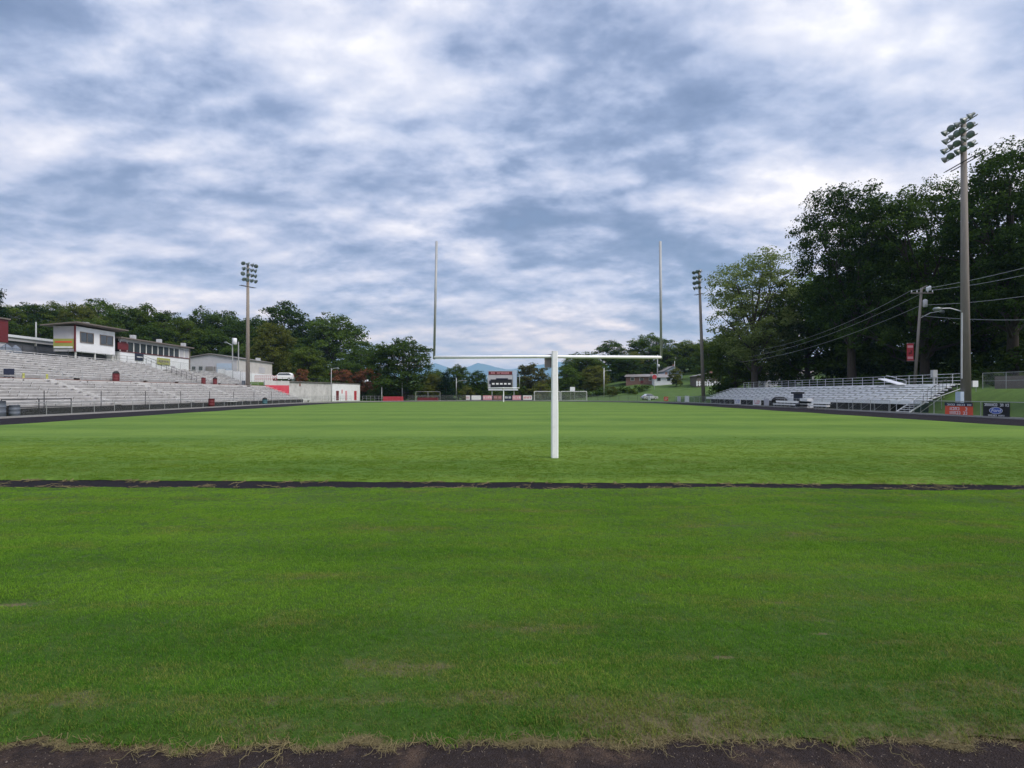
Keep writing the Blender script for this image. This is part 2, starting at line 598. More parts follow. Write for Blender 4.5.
def turf_h(X, Y):
    h = .055 * mnoise.noise(Vector((X * .28, Y * .45, 1))) + .03 * mnoise.noise(Vector((X * .9, Y * 1.3, 4)))
    h += .012 * mnoise.noise(Vector((X * 3, Y * 3, 6)))
    h -= .07 * math.exp(-(((X + 4.75) / .6) ** 2 + ((Y - 5.42) / .22) ** 2))   # hollow on the left
    return h

def sheet(name, xs_, edge0, edge1, ny, hfun, m, power=1.0):
    V = []
    for j in range(ny + 1):
        t = (j / ny) ** power
        for X in xs_:
            a, b = edge0(X), edge1(X)
            Y = a + (b - a) * t
            rim = min(1, min(Y - a, b - Y) / .15)
            V.append((X, Y, .012 + hfun(X, Y) * (.3 + .7 * rim) - .05 * (1 - rim)))
    n = len(xs_)
    ii, jj = np.meshgrid(np.arange(n - 1), np.arange(ny))
    a0 = (jj * n + ii).ravel()
    fa = np.stack([a0, a0 + 1, a0 + n + 1, a0 + n], 1)
    me = array_mesh(name, np.array(V), fa, m)
    me.polygons.foreach_set('use_smooth', [True] * len(fa))
    o = bpy.data.objects.new(name, me)
    COL.objects.link(o)
    return o

xn = np.concatenate([np.arange(-31, -9, .4), np.arange(-9, 9, .06), np.arange(9, 32.3, .4)])
near = sheet('near_turf', xn, near_rim, strip_near, 110, turf_h, M['turf_soil'])
tag(near, 'rough green turf between the camera and the dark strip', 'turf', kind='structure')

def far_rim(X):
    r = 31.9
    d = max(0, r * r - (X - XC) ** 2)
    return 104 + math.sqrt(d)

def crown_h(X, Y):
    return .16 * (1 - min(1, abs(X - XC) / 31) ** 2) * sstep(12, 30, Y) * .0 + .03 * mnoise.noise(Vector((X * .15, Y * .15, 2)))

xf = np.concatenate([np.arange(-31.4, -12, .5), np.arange(-12, 12, .15), np.arange(12, 32.3, .5)])
farf = sheet('playing_field', xf, strip_far, far_rim, 150, crown_h, M['turf_far'], power=1.8)
tag(farf, 'smooth mown green playing field beyond the dark strip', 'field', kind='structure')

# bare places: hollow on the left, scuff on the right, thin dry wisps across the dark strip
# the dark strip's own litter of dry grass
BARE = [(-4.75, 5.38, .42, .11), (1.72, 4.22, .10, .035), (1.95, 4.34, .06, .03), (2.7, 4.62, .10, .03)]


def blade_fan(n, rad, h0, h1, lean, w, seed):
    r = np.random.default_rng(seed)
    V, Fc = [], []
    for i in range(n):
        a = r.uniform(0, 2 * math.pi)
        rr = rad * math.sqrt(r.uniform())
        b = Vector((rr * math.cos(a), rr * math.sin(a), -.008))
        t = r.uniform(0, 2 * math.pi)
        h = r.uniform(h0, h1)
        l = r.uniform(.1, lean) * h
        d = Vector((math.cos(t), math.sin(t), 0))
        s = Vector((-d.y, d.x, 0)) * w * r.uniform(.7, 1.3)
        mid = b + d * l * .35 + Vector((0, 0, h * .6))
        tip = b + d * l + Vector((0, 0, h))
        k = len(V)
        V += [b - s, b + s, mid + s * .8, mid - s * .8, tip]
        Fc += [(k, k + 1, k + 2, k + 3), (k + 3, k + 2, k + 4)]
    me = bpy.data.meshes.new('tuft')
    me.from_pydata([tuple(v) for v in V], [], Fc)
    me.materials.append(M['turf_blade'])
    return me

def tuft_source(name, m, **kw):
    c = bpy.data.collections.new(name)          # never linked to the scene: only a source for the grass
    for sd in range(5):
        me = blade_fan(kw['n'], kw['rad'], kw['h0'], kw['h1'], kw['lean'], kw['w'], sd + kw.get('s', 0))
        me.materials.clear()
        me.materials.append(m)
        c.objects.link(bpy.data.objects.new('tuft_source', me))
    return c

M['field_blade'] = grass_mat('field_blades', (.072, .148, .015), (.178, .262, .030), (.24, .20, .08), blade=True, dead_amt=.5, stripe=.16)
tuft_col = tuft_source('tufts', M['turf_blade'], n=26, rad=.045, h0=.010, h1=.030, lean=1.6, w=.0012)
field_col = tuft_source('field_tufts', M['field_blade'], n=34, rad=.10, h0=.008, h1=.022, lean=1.2, w=.0022, s=20)
thatch_col = tuft_source('thatch', M['runner'], n=16, rad=.035, h0=.003, h1=.016, lean=5.0, w=.0011, s=40)


def scatter(name, n, xr, edge0, edge1, dens, label, scale=(.7, 1.25), hfun=turf_h, zoff=.012, seed=1, keep_bare=True, source=None, m='turf_blade', flat=False):
    r = np.random.default_rng(seed)
    P, S = [], []
    while len(P) < n:
        Y = None
        X = r.uniform(*xr)
        a, b = edge0(X), edge1(X)
        t = r.uniform()
        Y = a + (b - a) * t
        if r.uniform() > dens(X, Y):
            continue
        if keep_bare:
            bad = False
            for (cx, cy, rx, ry) in BARE:
                q = ((X - cx) / rx) ** 2 + ((Y - cy) / ry) ** 2
                q += 1.2 * mnoise.noise(Vector((X * 6, Y * 14, 5)))
                if q < 1.3 and r.uniform() < 1.15 - q * .6:
                    bad = True
            # thinner where the turf is worn
            w = mnoise.noise(Vector((X * .9, Y * 1.6, 21))) + .35 * mnoise.noise(Vector((X * 4, Y * 5, 31)))
            if w > .62 and r.uniform() < .35:
                bad = True
            if bad:
                continue
        rim = min(1, min(Y - a, b - Y) / .15)
        P.append((X, Y, zoff) if flat else (X, Y, zoff + hfun(X, Y) * (.3 + .7 * rim) - .05 * (1 - rim)))
        g = 1 + .35 * mnoise.noise(Vector((X * .7, Y * .9, 41)))
        S.append(r.uniform(*scale) * g)
    me = bpy.data.meshes.new(name)
    me.vertices.add(len(P))
    me.vertices.foreach_set('co', np.array(P, dtype=np.float32).ravel())
    at_ = me.attributes.new('blade_scale', 'FLOAT', 'POINT')
    at_.data.foreach_set('value', np.array(S, dtype=np.float32))
    me.materials.append(M[m])
    o = bpy.data.objects.new(name, me)
    COL.objects.link(o)
    ng = bpy.data.node_groups.new(name, 'GeometryNodeTree')
    ng.interface.new_socket('Geometry', in_out='INPUT', socket_type='NodeSocketGeometry')
    ng.interface.new_socket('Geometry', in_out='OUTPUT', socket_type='NodeSocketGeometry')
    N, L = ng.nodes, ng.links
    gi, go = N.new('NodeGroupInput'), N.new('NodeGroupOutput')
    ci = N.new('GeometryNodeCollectionInfo')
    ci.inputs['Collection'].default_value = source or tuft_col
    ci.inputs['Separate Children'].default_value = True
    ci.inputs['Reset Children'].default_value = True
    iop = N.new('GeometryNodeInstanceOnPoints')
    iop.inputs['Pick Instance'].default_value = True
    rv = N.new('FunctionNodeRandomValue')
    rv.data_type = 'FLOAT_VECTOR'
    rv.inputs[1].default_value = (.12, .12, 6.283)
    na = N.new('GeometryNodeInputNamedAttribute')
    na.data_type = 'FLOAT'
    na.inputs['Name'].default_value = 'blade_scale'
    L.new(gi.outputs[0], iop.inputs['Points'])
    L.new(ci.outputs[0], iop.inputs['Instance'])
    L.new(rv.outputs[0], iop.inputs['Rotation'])
    L.new(na.outputs[0], iop.inputs['Scale'])
    L.new(iop.outputs[0], go.inputs[0])
    md = o.modifiers.new('scatter', 'NODES')
    md.node_group = ng
    tag(o, label, 'grass', kind='stuff')
    return o


def dens_near(X, Y):
    if abs(X) > 1.0 * Y + 4.5:
        return 0
    return 1.0 if Y < 6 else max(.35, 1 - (Y - 6) * .11)

scatter('grass', 200000, (-16.5, 16.5), near_rim, strip_near, dens_near, 'short green grass blades covering the near turf', seed=3)
scatter('field_grass', 88000, (-29, 30), strip_far, lambda X: 26.0, lambda X, Y: 0 if abs(X) > Y + 6 else (1.0 if Y < 15 else max(.0, 1 - (Y - 15) / 11)),
        'short mown grass blades on the near part of the playing field', seed=9, hfun=crown_h, keep_bare=False, source=field_col, m='field_blade', scale=(.7, 1.3))
scatter('dry_thatch', 2600, (-4.6, 4.8), lambda X: near_rim(X) - .04 - .09 * max(0, mnoise.noise(Vector((X * 2.2, 77, 0)))), lambda X: near_rim(X) + .03,
        lambda X, Y: .12 + .88 * sstep(-.1, .35, mnoise.noise(Vector((X * 1.7, 81, 0)))), 'matted dry thatch along the rim of the asphalt', seed=12, keep_bare=False,
        source=thatch_col, m='runner', flat=True, zoff=-.036, scale=(.6, 1.3))
scatter('bare_spot_straw', 500, (-5.25, -4.25), lambda X: 5.27, lambda X: 5.50, lambda X, Y: .8, 'pale straw lying in the small bare hollow at the left', seed=14,
        keep_bare=False, source=thatch_col, m='runner', scale=(.9, 1.8), zoff=.014)
# grit on the asphalt
gr_ = np.random.default_rng(5)
GV, GF = [], []
for i in range(3200):
    x, y = gr_.uniform(-4.6, 4.6), gr_.uniform(2.55, 3.36)
    q = gr_.uniform(.0012, .0042) * (1.6 if gr_.uniform() < .06 else 1)
    k = len(GV)
    for dx, dy, dz in ((-1, -.6, 0), (1, -.7, 0), (.1, 1, 0), (0, 0, 1.2)):
        GV.append((x + dx * q * gr_.uniform(.7, 1.3), y + dy * q * gr_.uniform(.7, 1.3), -.044 + dz * q))
    GF += [(k, k + 1, k + 3), (k + 1, k + 2, k + 3), (k + 2, k, k + 3)]
go_ = bpy.data.objects.new('grit', array_mesh('grit', np.array(GV), np.array(GF), M['kerb_dirt']))
COL.objects.link(go_)
tag(go_, 'fine brown grit and crumbs strewn on the asphalt', 'grit', kind='stuff')


# dry runners creeping out over the asphalt, and wisps over the dark strip
def runners(name, label, spots, r0, seg, seed, step=.035, zb=-.035):
    rr = random.Random(seed)
    b = MB()
    for (x, y, ang, n) in spots:
        stack = [(x, y, ang, n, r0)]
        while stack:
            x, y, ang, n, rad = stack.pop()
            pts = [(x, y, zb + .035)]
            for i in range(n):
                ang += rr.uniform(-.85, .85)
                x += math.cos(ang) * step
                y += math.sin(ang) * step
                pts.append((x, y, zb + rr.uniform(0, .022)))
                if rr.random() < .22 and n > 3:
                    stack.append((x, y, ang + rr.choice((-1, 1)) * rr.uniform(.5, 1.3), n // 2, rad * .8))
            b.tube(pts, [rad] * (len(pts) - 1) + [rad * .4], 4, cap=False)
    o = b.build(name, M['runner'])
    tag(o, label, 'grass', kind='stuff')

sp = []
for i in range(230):
    X = random.uniform(-4.4, 4.6)
    Y = near_rim(X) + random.uniform(-.04, .03)
    if X > 2.2 and random.random() < .4:
        continue
    long_ = random.random() < .2 and (-1.8 < X < 1.7 or random.random() < .4)
    sp.append((X, Y, random.uniform(-math.pi + .2, -.2), random.randint(8, 13) if long_ else random.randint(2, 5)))
runners('dry_grass_runners', 'pale dry grass runners creeping over the asphalt rim', sp, .0017, 5, 5, step=.024)
sp = []
for i in range(240):
    X = random.uniform(-16, 16)
    edge = random.random()
    w = .5 + .5 * mnoise.noise(Vector((X * .55, 51, 0)))
    if edge < .45:
        Y, an = strip_near(X), random.uniform(.3, 2.8)
    elif edge < .7:
        Y, an = strip_far(X), random.uniform(-2.8, -.3)
    else:
        Y, an = random.uniform(strip_near(X), strip_far(X)), random.choice((0, math.pi)) + random.uniform(-.5, .5)
        if w < .55:
            continue
    sp.append((X, Y, an, random.randint(3, 9)))
runners('dry_grass_wisps', 'dry grass wisps lying across the dark strip', sp, .006, 5, 8, step=.06)


# ------------------------------------------------------------------ goalposts
def goalpost(loc, label, r_bar, post_w, flip=1, lean=(0, 0), gw=7.25, up=3.7, post_dx=0.0):
    g = empty('goalpost', loc, label, 'goalpost', 'goalposts at the two ends of the field')
    zb = 3.17
    b = MB()
    w = post_w / 2
    bw = w * .86
    prof = []
    # square post with chamfered corners, standing in front of the bar on an offset
    def ring(hw, z, yo):
        c = hw * .28
        return [(-hw + c, yo - hw, z), (hw - c, yo - hw, z), (hw, yo - hw + c, z), (hw, yo + hw - c, z),
                (hw - c, yo + hw, z), (-hw + c, yo + hw, z), (-hw, yo + hw - c, z), (-hw, yo - hw + c, z)]
    rg = [ring(w, -.1, 0), ring(w, 1.4, 0), ring(bw, 3.0, 0), ring(bw * .95, 3.33, 0)]
    for r_ in rg:
        b.v += [(x + post_dx, y, z) for x, y, z in r_]
    for i in range(len(rg) - 1):
        for k in range(8):
            a, c = i * 8 + k, i * 8 + (k + 1) % 8
            b.f.append((a, c, c + 8, a + 8))
    b.f.append(tuple(range(7, -1, -1)))
    b.f.append(tuple(range(24, 32)))
    b.build('post', M['post_white'], g)
    yb = .42 * flip
    b = MB().box(post_dx - .05, post_dx + .05, min(bw * .9 * flip, yb), max(bw * .9 * flip, yb), zb - .14, zb + .06)
    b.poly([(post_dx - .06, 0, 3.2), (post_dx - .06, yb + .06 * flip, 3.28), (post_dx - .06, yb, 2.84), (post_dx - .28, yb, 3.24), (post_dx - .28, yb, 2.84)],
           [(0, 1, 2), (1, 3, 4, 2)])
    b.build('bracket', M['roof_grey'], g)
    MB().tube([(-gw / 2, yb, zb), (0, yb, zb + .02), (gw / 2, yb, zb)], r_bar, 12).build('crossbar', M['post_white'], g, True)
    for s, l in ((-1, lean[0]), (1, lean[1])):
        MB().tube([(s * gw / 2, yb, zb - r_bar * 1.3), (s * gw / 2 + l, yb, zb + up)], r_bar * .8, 10).build('upright', M['galv'], g, True)
    return g

goalpost((1.63, 17.30, 0), 'tall white goalpost standing closest to the camera, its uprights against the sky', .049, .215, 1,
         lean=(.08, -.03), post_dx=.18)
goalpost((1.6, 127, 0), 'far white goalpost in front of the scoreboard at the other end', .085, .26, -1, up=3.0)
# ------------------------------------------------------------------ bleachers
def deck(parent, x0, z0, rows, run, rise, y0, y1, side, cut0=0.0, cut1=0.0, bench_mat='alu', part='deck', seed=0, gaps=()):
    """stepped terrace; side=-1 climbs towards -X. cut = how far each higher row draws in at either end"""
    rr = random.Random(seed)
    d = MB()
    for i in range(rows):
        xa, xb = x0 + side * run * i, x0 + side * run * (i + 1)
        z = z0 + rise * i
        ya, yb = y0 + cut0 * i, y1 - cut1 * i
        d.poly([(xa, ya, z - rise - .03), (xa, yb, z - rise - .03), (xa, yb, z), (xa, ya, z), (xb, ya, z), (xb, yb, z)],
               [(0, 1, 2, 3), (3, 2, 5, 4)] if side < 0 else [(3, 2, 1, 0), (4, 5, 2, 3)])
        for y in (ya, yb):
            d.poly([(xa, y, z), (xb, y, z), (xb, y, -.1), (xa, y, -.1)], [(0, 1, 2, 3)])
    d.build(part, M['deck_concrete'] if bench_mat == 'alu' else M['dark_steel'], parent)
    for i in range(rows):
        b = MB()
        xs_ = x0 + side * (run * i + .12)
        z = z0 + rise * i
        ya, yb = y0 + cut0 * i + .15, y1 - cut1 * i - .15
        y = ya
        while y < yb:
            L_ = min(4.57, yb - y)
            skip = any(g0 <= y <= g1 for g0, g1 in gaps)
            if True:
                dz = rr.uniform(-.012, .012)
                x1, x2 = sorted((xs_, xs_ + side * .26))
                b.box(x1, x2, y + .02, y + L_ - .02, z + rise * .62 + dz, z + rise * .62 + .05 + dz)
                # riser board
                x3, x4 = sorted((xs_ + side * .30, xs_ + side * .33))
                if bench_mat != 'alu':
                    b.box(x3, x4, y + .02, y + L_ - .02, z + rise * .1, z + rise * .5)
                for yy in (y + .6, y + L_ - .6):
                    b.box(x1 + .08, x2 - .08, yy - .03, yy + .03, z, z + rise * .62 + dz)
            y += L_
        if b.v:
            b.build('bench', M[bench_mat], parent)


def rail(name, pts, h, post_gap, label, cat='railing', nrails=2, r=.022, m='galv', wire=None, post_r=.028, group=None, wire_h=None, over=0.0, rails=True):
    """pipe rail along a line of 3-D points, a post every post_gap metres"""
    e = empty(name, Vector(pts[0]), label, cat, group)
    o = Vector(pts[0])
    P = [Vector(p) - o for p in pts]
    posts = []
    for a, b in zip(P[:-1], P[1:]):
        n = max(1, round((b - a).length / post_gap))
        for k in range(n):
            posts.append(a.lerp(b, k / n))
    posts.append(P[-1])
    pm = MB().tube([(0, 0, -.2), (0, 0, h + over)], post_r, 6).mesh('post', M[m])
    for p in posts[:100]:
        q = bpy.data.objects.new('post', pm)
        COL.objects.link(q)
        q.parent = e
        q.location = p
    if rails:
        for k in range(nrails):
            z = h * (1 - k / max(1, nrails)) if nrails > 1 else h
            MB().tube([p + Vector((0, 0, z)) for p in P], r, 6).build('rail', M[m], e)
    if wire:
        w = MB()
        wh = wire_h or h
        for a, b in zip(P[:-1], P[1:]):
            w.poly([a + Vector((0, 0, .03)), b + Vector((0, 0, .03)), b + Vector((0, 0, wh)), a + Vector((0, 0, wh))], [(0, 1, 2, 3)])
        w.build('wire_mesh', M[wire], e)
    return e


# left side: lower deck, promenade, two upper blocks
st = empty('lower_grandstand', (-42, 80, 0), 'long weathered lower grandstand of grey benches beside the left of the track', 'grandstand')
E0 = MB()
root_fix = Matrix.Translation((42, -80, 0))
def off(mb_parent):          # parts are modelled in world space; shift them under their Empty
    for ch in [x for x in COL.objects if x.parent == mb_parent]:
        if ch.location.length < 1e-6 and not ch.get('_done'):
            ch.location = -mb_parent.location
            ch['_done'] = 1

deck(st, -42.3, .75, 9, .88, .315, 30, 121, -1, cut1=.0, seed=2, gaps=((66, 67.5),))
MB().box(-42.28, -42.2, 30, 121, -.05, .64).build('void_shade_strip', M['dark'], st)  # black strip standing in for the shade beneath the front rows
MB().box(-52.1, -50.2, 30, 121, 3.30, 3.50).build('promenade', M['concrete_light'], st)
MB().box(-50.32, -50.22, 30, 121, 3.40, 3.62).build('edge_board', M['brick'], st)
# stair aisles: pale strips of half steps
for ya in (46.5, 61.5, 76.5, 93, 108):
    s_ = MB()
    for i in range(18):
        s_.box(-42.3 - .44 * (i + 1), -42.3 - .44 * i, ya, ya + 1.1, .3 + i * .157, .86 + i * .16)
    s_.build('stair', M['concrete_light'], st)
off(st)

up = empty('upper_grandstand', (-52, 75, 3.5), 'steep upper grandstand below the press box, its far end stepping down in a dark edge', 'grandstand')
deck(up, -52.2, 3.9, 11, .88, .32, 42, 96.5, -1, seed=5, gaps=())
for ya in (55, 68.5, 82, 90):
    s_ = MB()
    for i in range(22):
        s_.box(-52.2 - .44 * (i + 1), -52.2 - .44 * i, ya, ya + 1.0, 3.5 + i * .155, 3.98 + i * .160)
    s_.build('stair', M['concrete_light'], up)
sr = MB()
for i in range(11):
    x, z = -52.2 - .88 * i, 3.9 + .32 * i
    sr.tube([(x, 96.6, z), (x, 96.6, z + 1.0)], .03, 5)
sr.tube([(-52.2, 96.6, 4.9), (-61.9, 96.6, 8.7)], .03, 5).tube([(-52.2, 96.6, 4.4), (-61.9, 96.6, 8.2)], .025, 5)
sr.build('end_rail', M['dark_steel'], up)
off(up)
up2 = empty('upper_grandstand', (-52, 108, 3.5), 'smaller upper grandstand block between the stepped edge and the tall light pole', 'grandstand')
deck(up2, -52.2, 3.9, 8, .86, .33, 98.2, 118, -1, seed=9)
for ya in (104, 111):
    s_ = MB()
    for i in range(16):
        s_.box(-52.2 - .43 * (i + 1), -52.2 - .43 * i, ya, ya + 1.0, 3.5 + i * .16, 4.0 + i * .165)
    s_.build('stair', M['concrete_light'], up2)
off(up2)

# front fence on the left and promenade rail
rail('chain_link_fence', [(-41.5, 36, .02), (-41.5, 121, .02)], 1.15, 3.0, 'galvanised chain link fence between the left grandstand and the track', 'fence', 1, r=.03, wire='chain', over=.02)
rail('aisle_post_row', [(-42.2, 44.3, .75), (-42.2, 104, .75)], 1.5, 7.4, 'row of thin dark posts along the first bench row of the lower grandstand', 'post row', 1, m='dark_steel', post_r=.035, rails=False)
rail('promenade_railing', [(-52.0, 44, 3.5), (-52.0, 121, 3.5)], 1.1, 3.2, 'thin grey pipe railing at the foot of the upper grandstand', 'railing', 2, r=.022)
rail('deck_railing', [(-62.2, 60, 7.25), (-62.2, 96, 7.25)], 1.0, 2.6, 'dark pipe railing along the top of the upper grandstand in front of the press box', 'railing', 2, m='dark_steel', r=.02)
rail('tall_wire_fence', [(-61.9, 97.2, 6.1), (-52.6, 119, 4.6)], 2.1, 2.4, 'tall wire fence running down beside the smaller upper grandstand', 'fence', 1, wire='chain', m='galv')
hr = rail('entry_railing', [(-41.85, 46.9, .05), (-41.85, 54.6, .05)], 1.42, 3.6, 'heavy black handrail at the near end of the left grandstand', 'railing', 2, r=.045, m='dark_steel', post_r=.045)

# ramp of stacked dark blocks below the handrail and the grey barrels next to it
def barrel(loc, label, m, r=.29, h=.88, lid=None, group='trash barrels by the grandstands'):
    e = empty('trash_barrel', loc, label, 'barrel', group)
    MB().lathe([(r * .93, 0), (r * .97, .02), (r, h * .32), (r * 1.03, h * .335), (r, h * .35), (r, h * .64), (r * 1.03, h * .655), (r, h * .67), (r * .98, h), (r * 1.03, h + .01), (r * .9, h + .015), (r * .88, h - .1)], n=18).build('body', M[m], e, True)
    if lid:
        MB().lathe([(r * .95, h - .02), (r * 1.0, h + .08), (r * .75, h + .22), (r * .3, h + .34)], n=12).build('liner_bag', M[lid], e, True)
    return e

barrel(Vector((-41.2, 45.95, -.04)), 'large grey-blue barrel cut by the left border of the photo, below the grandstand', 'barrel_grey', .45, 1.4)
barrel(Vector((-41.0, 47.2, -.04)), 'grey barrel standing by itself where the black handrail begins', 'barrel_grey', .38, 1.03)
bk = MB()
for x, y, z, w in ((-42.0, 47.2, .0, .5), (-41.9, 48.6, .0, .42), (-41.8, 49.4, .0, .3), (-42.0, 47.2, .5, .45)):
    bk.box(x - .5, x + .2, y - .7, y + .7, z, z + w)
bk.build('x', M['dark'])
bo = COL.objects[-1] if COL.objects[-1].name.startswith('x') else bpy.data.objects['x']
bo.name = 'ramp_block_pile'
tag(bo, 'low pile of dark blocks forming a ramp behind the barrels', 'block pile')
def by(px, py, Xp):           # point on the plane X = Xp seen at a pixel
    Y = Xp * F / (px - VX)
    return Vector((Xp, Y, CH + (HY - py) * Y / F))

def ground_at(px, Xp, z):
    p = by(px, 0, Xp)
    return Vector((Xp, p.y, z))

barrel(ground_at(116, -51.4, 3.5), 'dark maroon barrel on the promenade at the foot of the upper grandstand', 'maroon', .42, 1.15, 'dark')
barrel(ground_at(203.5, -51.4, 3.5), 'brick red barrel on the promenade below the stepped end of the upper grandstand', 'maroon', .36, 1.2)
barrel(ground_at(215, -51.4, 3.5), 'dark topped barrel on the promenade beside the brick red one', 'maroon', .36, 1.1, 'dark')
barrel(ground_at(243.5, -51.2, 3.5), 'grey barrel on the promenade just left of the tall light pole', 'barrel_grey', .34, 1.0)
barrel(ground_at(211.5, -41.15, -.04), 'faded red barrel on the rim of the track against the lower grandstand', 'maroon', .42, 1.25)
barrel(ground_at(264.8, -41.15, -.04), 'teal barrel with a dark bag bulging out of it beside the track', 'barrel_teal', .42, .95, 'dark')
bx = empty('folding_table', ground_at(232, -41.3, -.04), 'small white table standing against the lower grandstand', 'table')
MB().box(-.35, .35, -1.1, 1.1, .72, .78).build('table_top', M['white_paint'], bx)
for y in (-.9, .9):
    MB().tube([(-.25, y, 0), (-.25, y, .71), (.25, y, .71), (.25, y, 0)], .02, 6).build('leg', M['galv'], bx)
e = empty('equipment_cart', ground_at(9, -51.3, 3.5), 'small black equipment cart on the promenade near the left border', 'cart')
MB().box(-.3, .3, -.32, .32, .45, 1.1).box(-.28, .28, -.3, .3, .2, .27).build('box', M['navy'], e)
for x in (-.22, .22):
    for y in (-.25, .25):
        MB().lathe([(.12, -.03), (.14, 0), (.12, .03)], (x, y, .14), (1, 0, 0), 10).build('wheel', M['tyre'], e)
for px, lb in ((23.5, 'yellow plastic safety bollard on the promenade, leftmost of two'), (47, 'yellow plastic safety bollard on the promenade closer to the press box')):
    bpz = ground_at(px, -50.6, 3.5)
    o = MB().lathe([(.22, 0), (.22, .06), (.12, .08), (.10, .45), (.13, .6), (.05, .66)], n=10).build('bollard', M['yellow'], None, True, bpz)
    tag(o, lb, 'bollard')

# ------------------------------------------------------------------ left buildings
# press box on stilts
pb = empty('press_box', (-63, 83, 7.6), 'white press box on stilts above the left grandstand, yellow banner on its end wall', 'press box')
w = MB().box(-66.2, -63, 83, 91.6, 8.25, 12.05)
w.build('wall', M['siding'], pb)
MB().box(-66.22, -62.98, 82.93, 82.99, 8.25, 12.05).build('shaded_end_wall', M['siding_grey'], pb)  # shade on the end of the white box put into a greyer siding
MB().box(-63.06, -62.90, 82.80, 83.02, 8.2, 12.2).build('corner_trim', M['maroon'], pb)
# sloping roof
rf = MB()
rf.poly([(-67.4, 81.9, 12.0), (-61.9, 81.9, 12.45), (-61.9, 93.4, 12.45), (-67.4, 93.4, 12.0),
         (-67.4, 81.9, 12.16), (-61.9, 81.9, 12.62), (-61.9, 93.4, 12.62), (-67.4, 93.4, 12.16)],
        [(0, 3, 2, 1), (4, 5, 6, 7), (0, 1, 5, 4), (1, 2, 6, 5), (2, 3, 7, 6), (3, 0, 4, 7)])
rf.build('roof', M['roof_brown'], pb)
MB().box(-64.6, -64.0, 86.5, 87.3, 12.35, 13.1).build('vent_box', M['galv'], pb)
yb = MB().box(-66.2, -63.15, 82.86, 82.92, 8.7, 10.15).build('banner', M['yellow'], pb)
MB().box(-65.9, -63.4, 82.83, 82.855, 9.55, 9.78).build('stripe', M['orange'], yb)
MB().box(-66.1, -63.3, 82.83, 82.855, 8.75, 9.0).build('stripe', M['siding'], yb)
for (y0, y1) in ((83.9, 86.7), (88.1, 91.1)):
    f_ = MB()
    for a, b_, c, d_ in ((y0, y1, 9.7, 9.82), (y0, y1, 11.2, 11.32), (y0, y0 + .12, 9.82, 11.2), (y1 - .12, y1, 9.82, 11.2), ((y0 + y1) / 2 - .05, (y0 + y1) / 2 + .05, 9.82, 11.2)):
        f_.box(-62.99, -62.90, a, b_, c, d_)
    wo = f_.build('window', M['roof_brown'], pb)
    MB().box(-62.985, -62.95, y0 + .12, (y0 + y1) / 2 - .05, 9.82, 11.2).box(-62.985, -62.95, (y0 + y1) / 2 + .05, y1 - .12, 9.82, 11.2).build('pane', M['glass'], wo)
for x, y in ((-63.2, 83.3), (-63.2, 87.3), (-63.2, 91.3), (-66, 83.3), (-66, 91.3)):
    MB().box(x - .09, x + .09, y - .09, y + .09, 7.3, 8.25).build('stilt', M['white_paint'], pb)
MB().box(-66.1, -64.2, 83.2, 91.4, 7.3, 8.2).build('base', M['block_dark'], pb)
off(pb)
for ch in [x for x in COL.objects if x.parent == pb]:
    pass

# longer lower press box
p2 = empty('press_box', (-63, 93, 7), 'longer press box with dark window band, brown roof and two banners on its wall', 'press box')
y0, y1 = 92.9, 113.6
MB().box(-66.5, -63, y0, y1, 5.2, 9.0).build('wall', M['siding'], p2)
MB().box(-66.4, -63.5, y0 + .05, y1 - .05, 9.0, 11.1).build('back_wall', M['dark'], p2)
MB().box(-63.35, -62.93, y0, y1, 10.75, 11.15).build('fascia', M['siding_grey'], p2)
MB().box(-67.2, -62.3, y0 - .8, y1 + .8, 11.15, 11.38).build('roof', M['roof_brown'], p2)
MB().box(-63.1, -62.9, y0, y1, 8.98, 9.1).build('sill', M['maroon'], p2)
for i in range(13):
    y = y0 + i * (y1 - y0) / 12
    MB().box(-63.12, -62.96, y - .08, y + .08, 9.1, 10.75).build('mullion', M['white_paint'], p2)
for i in range(12):
    y = y0 + i * (y1 - y0) / 12
    MB().box(-63.06, -63.02, y + .1, y + 1.62, 9.14, 10.7).build('pane', M['glass'] if i not in (0, 10, 11) else (M['maroon'] if i == 0 else M['siding_grey']), p2)
rb = MB().box(-62.98, -62.9, 92.2, 94.8, 9.3, 10.5).build('red_shutter', M['maroon'], p2)
for y in (97.0, 104.5, 112.6):
    q = MB().box(-63.9, -63.2, y - .35, y + .35, 11.40, 12.15).build('speaker_box', M['galv_light'], p2)
s1 = MB().box(-62.95, -62.88, 96.6, 98.9, 7.75, 9.0).build('banner', M['navy'], p2)
tmp = MB()
for k in range(6):
    tmp.box(-62.87, -62.86, 97.0 + k * .27, 97.17 + k * .27, 8.25, 8.45)
tmp.build('lettering', M['white_ink'], s1)
s2 = MB().box(-62.95, -62.88, 102.9, 106.9, 7.35, 8.6).build('banner', M['yellow'], p2)
tmp = MB()
for k in range(7):
    tmp.box(-62.87, -62.86, 103.3 + k * .5, 103.62 + k * .5, 7.8, 8.2)
tmp.build('lettering', M['roof_brown'], s2)
MB().box(-63.0, -62.93, 99.9, 101.0, 5.3, 7.4).build('door', M['siding_grey'], p2)
MB().box(-63.0, -62.93, 107.6, 108.7, 5.3, 7.3).build('door', M['siding_grey'], p2)
MB().box(-63.2, -62.95, y1, y1 + .5, 6.5, 11.1).build('end_frame', M['roof_brown'], p2)
off(p2)

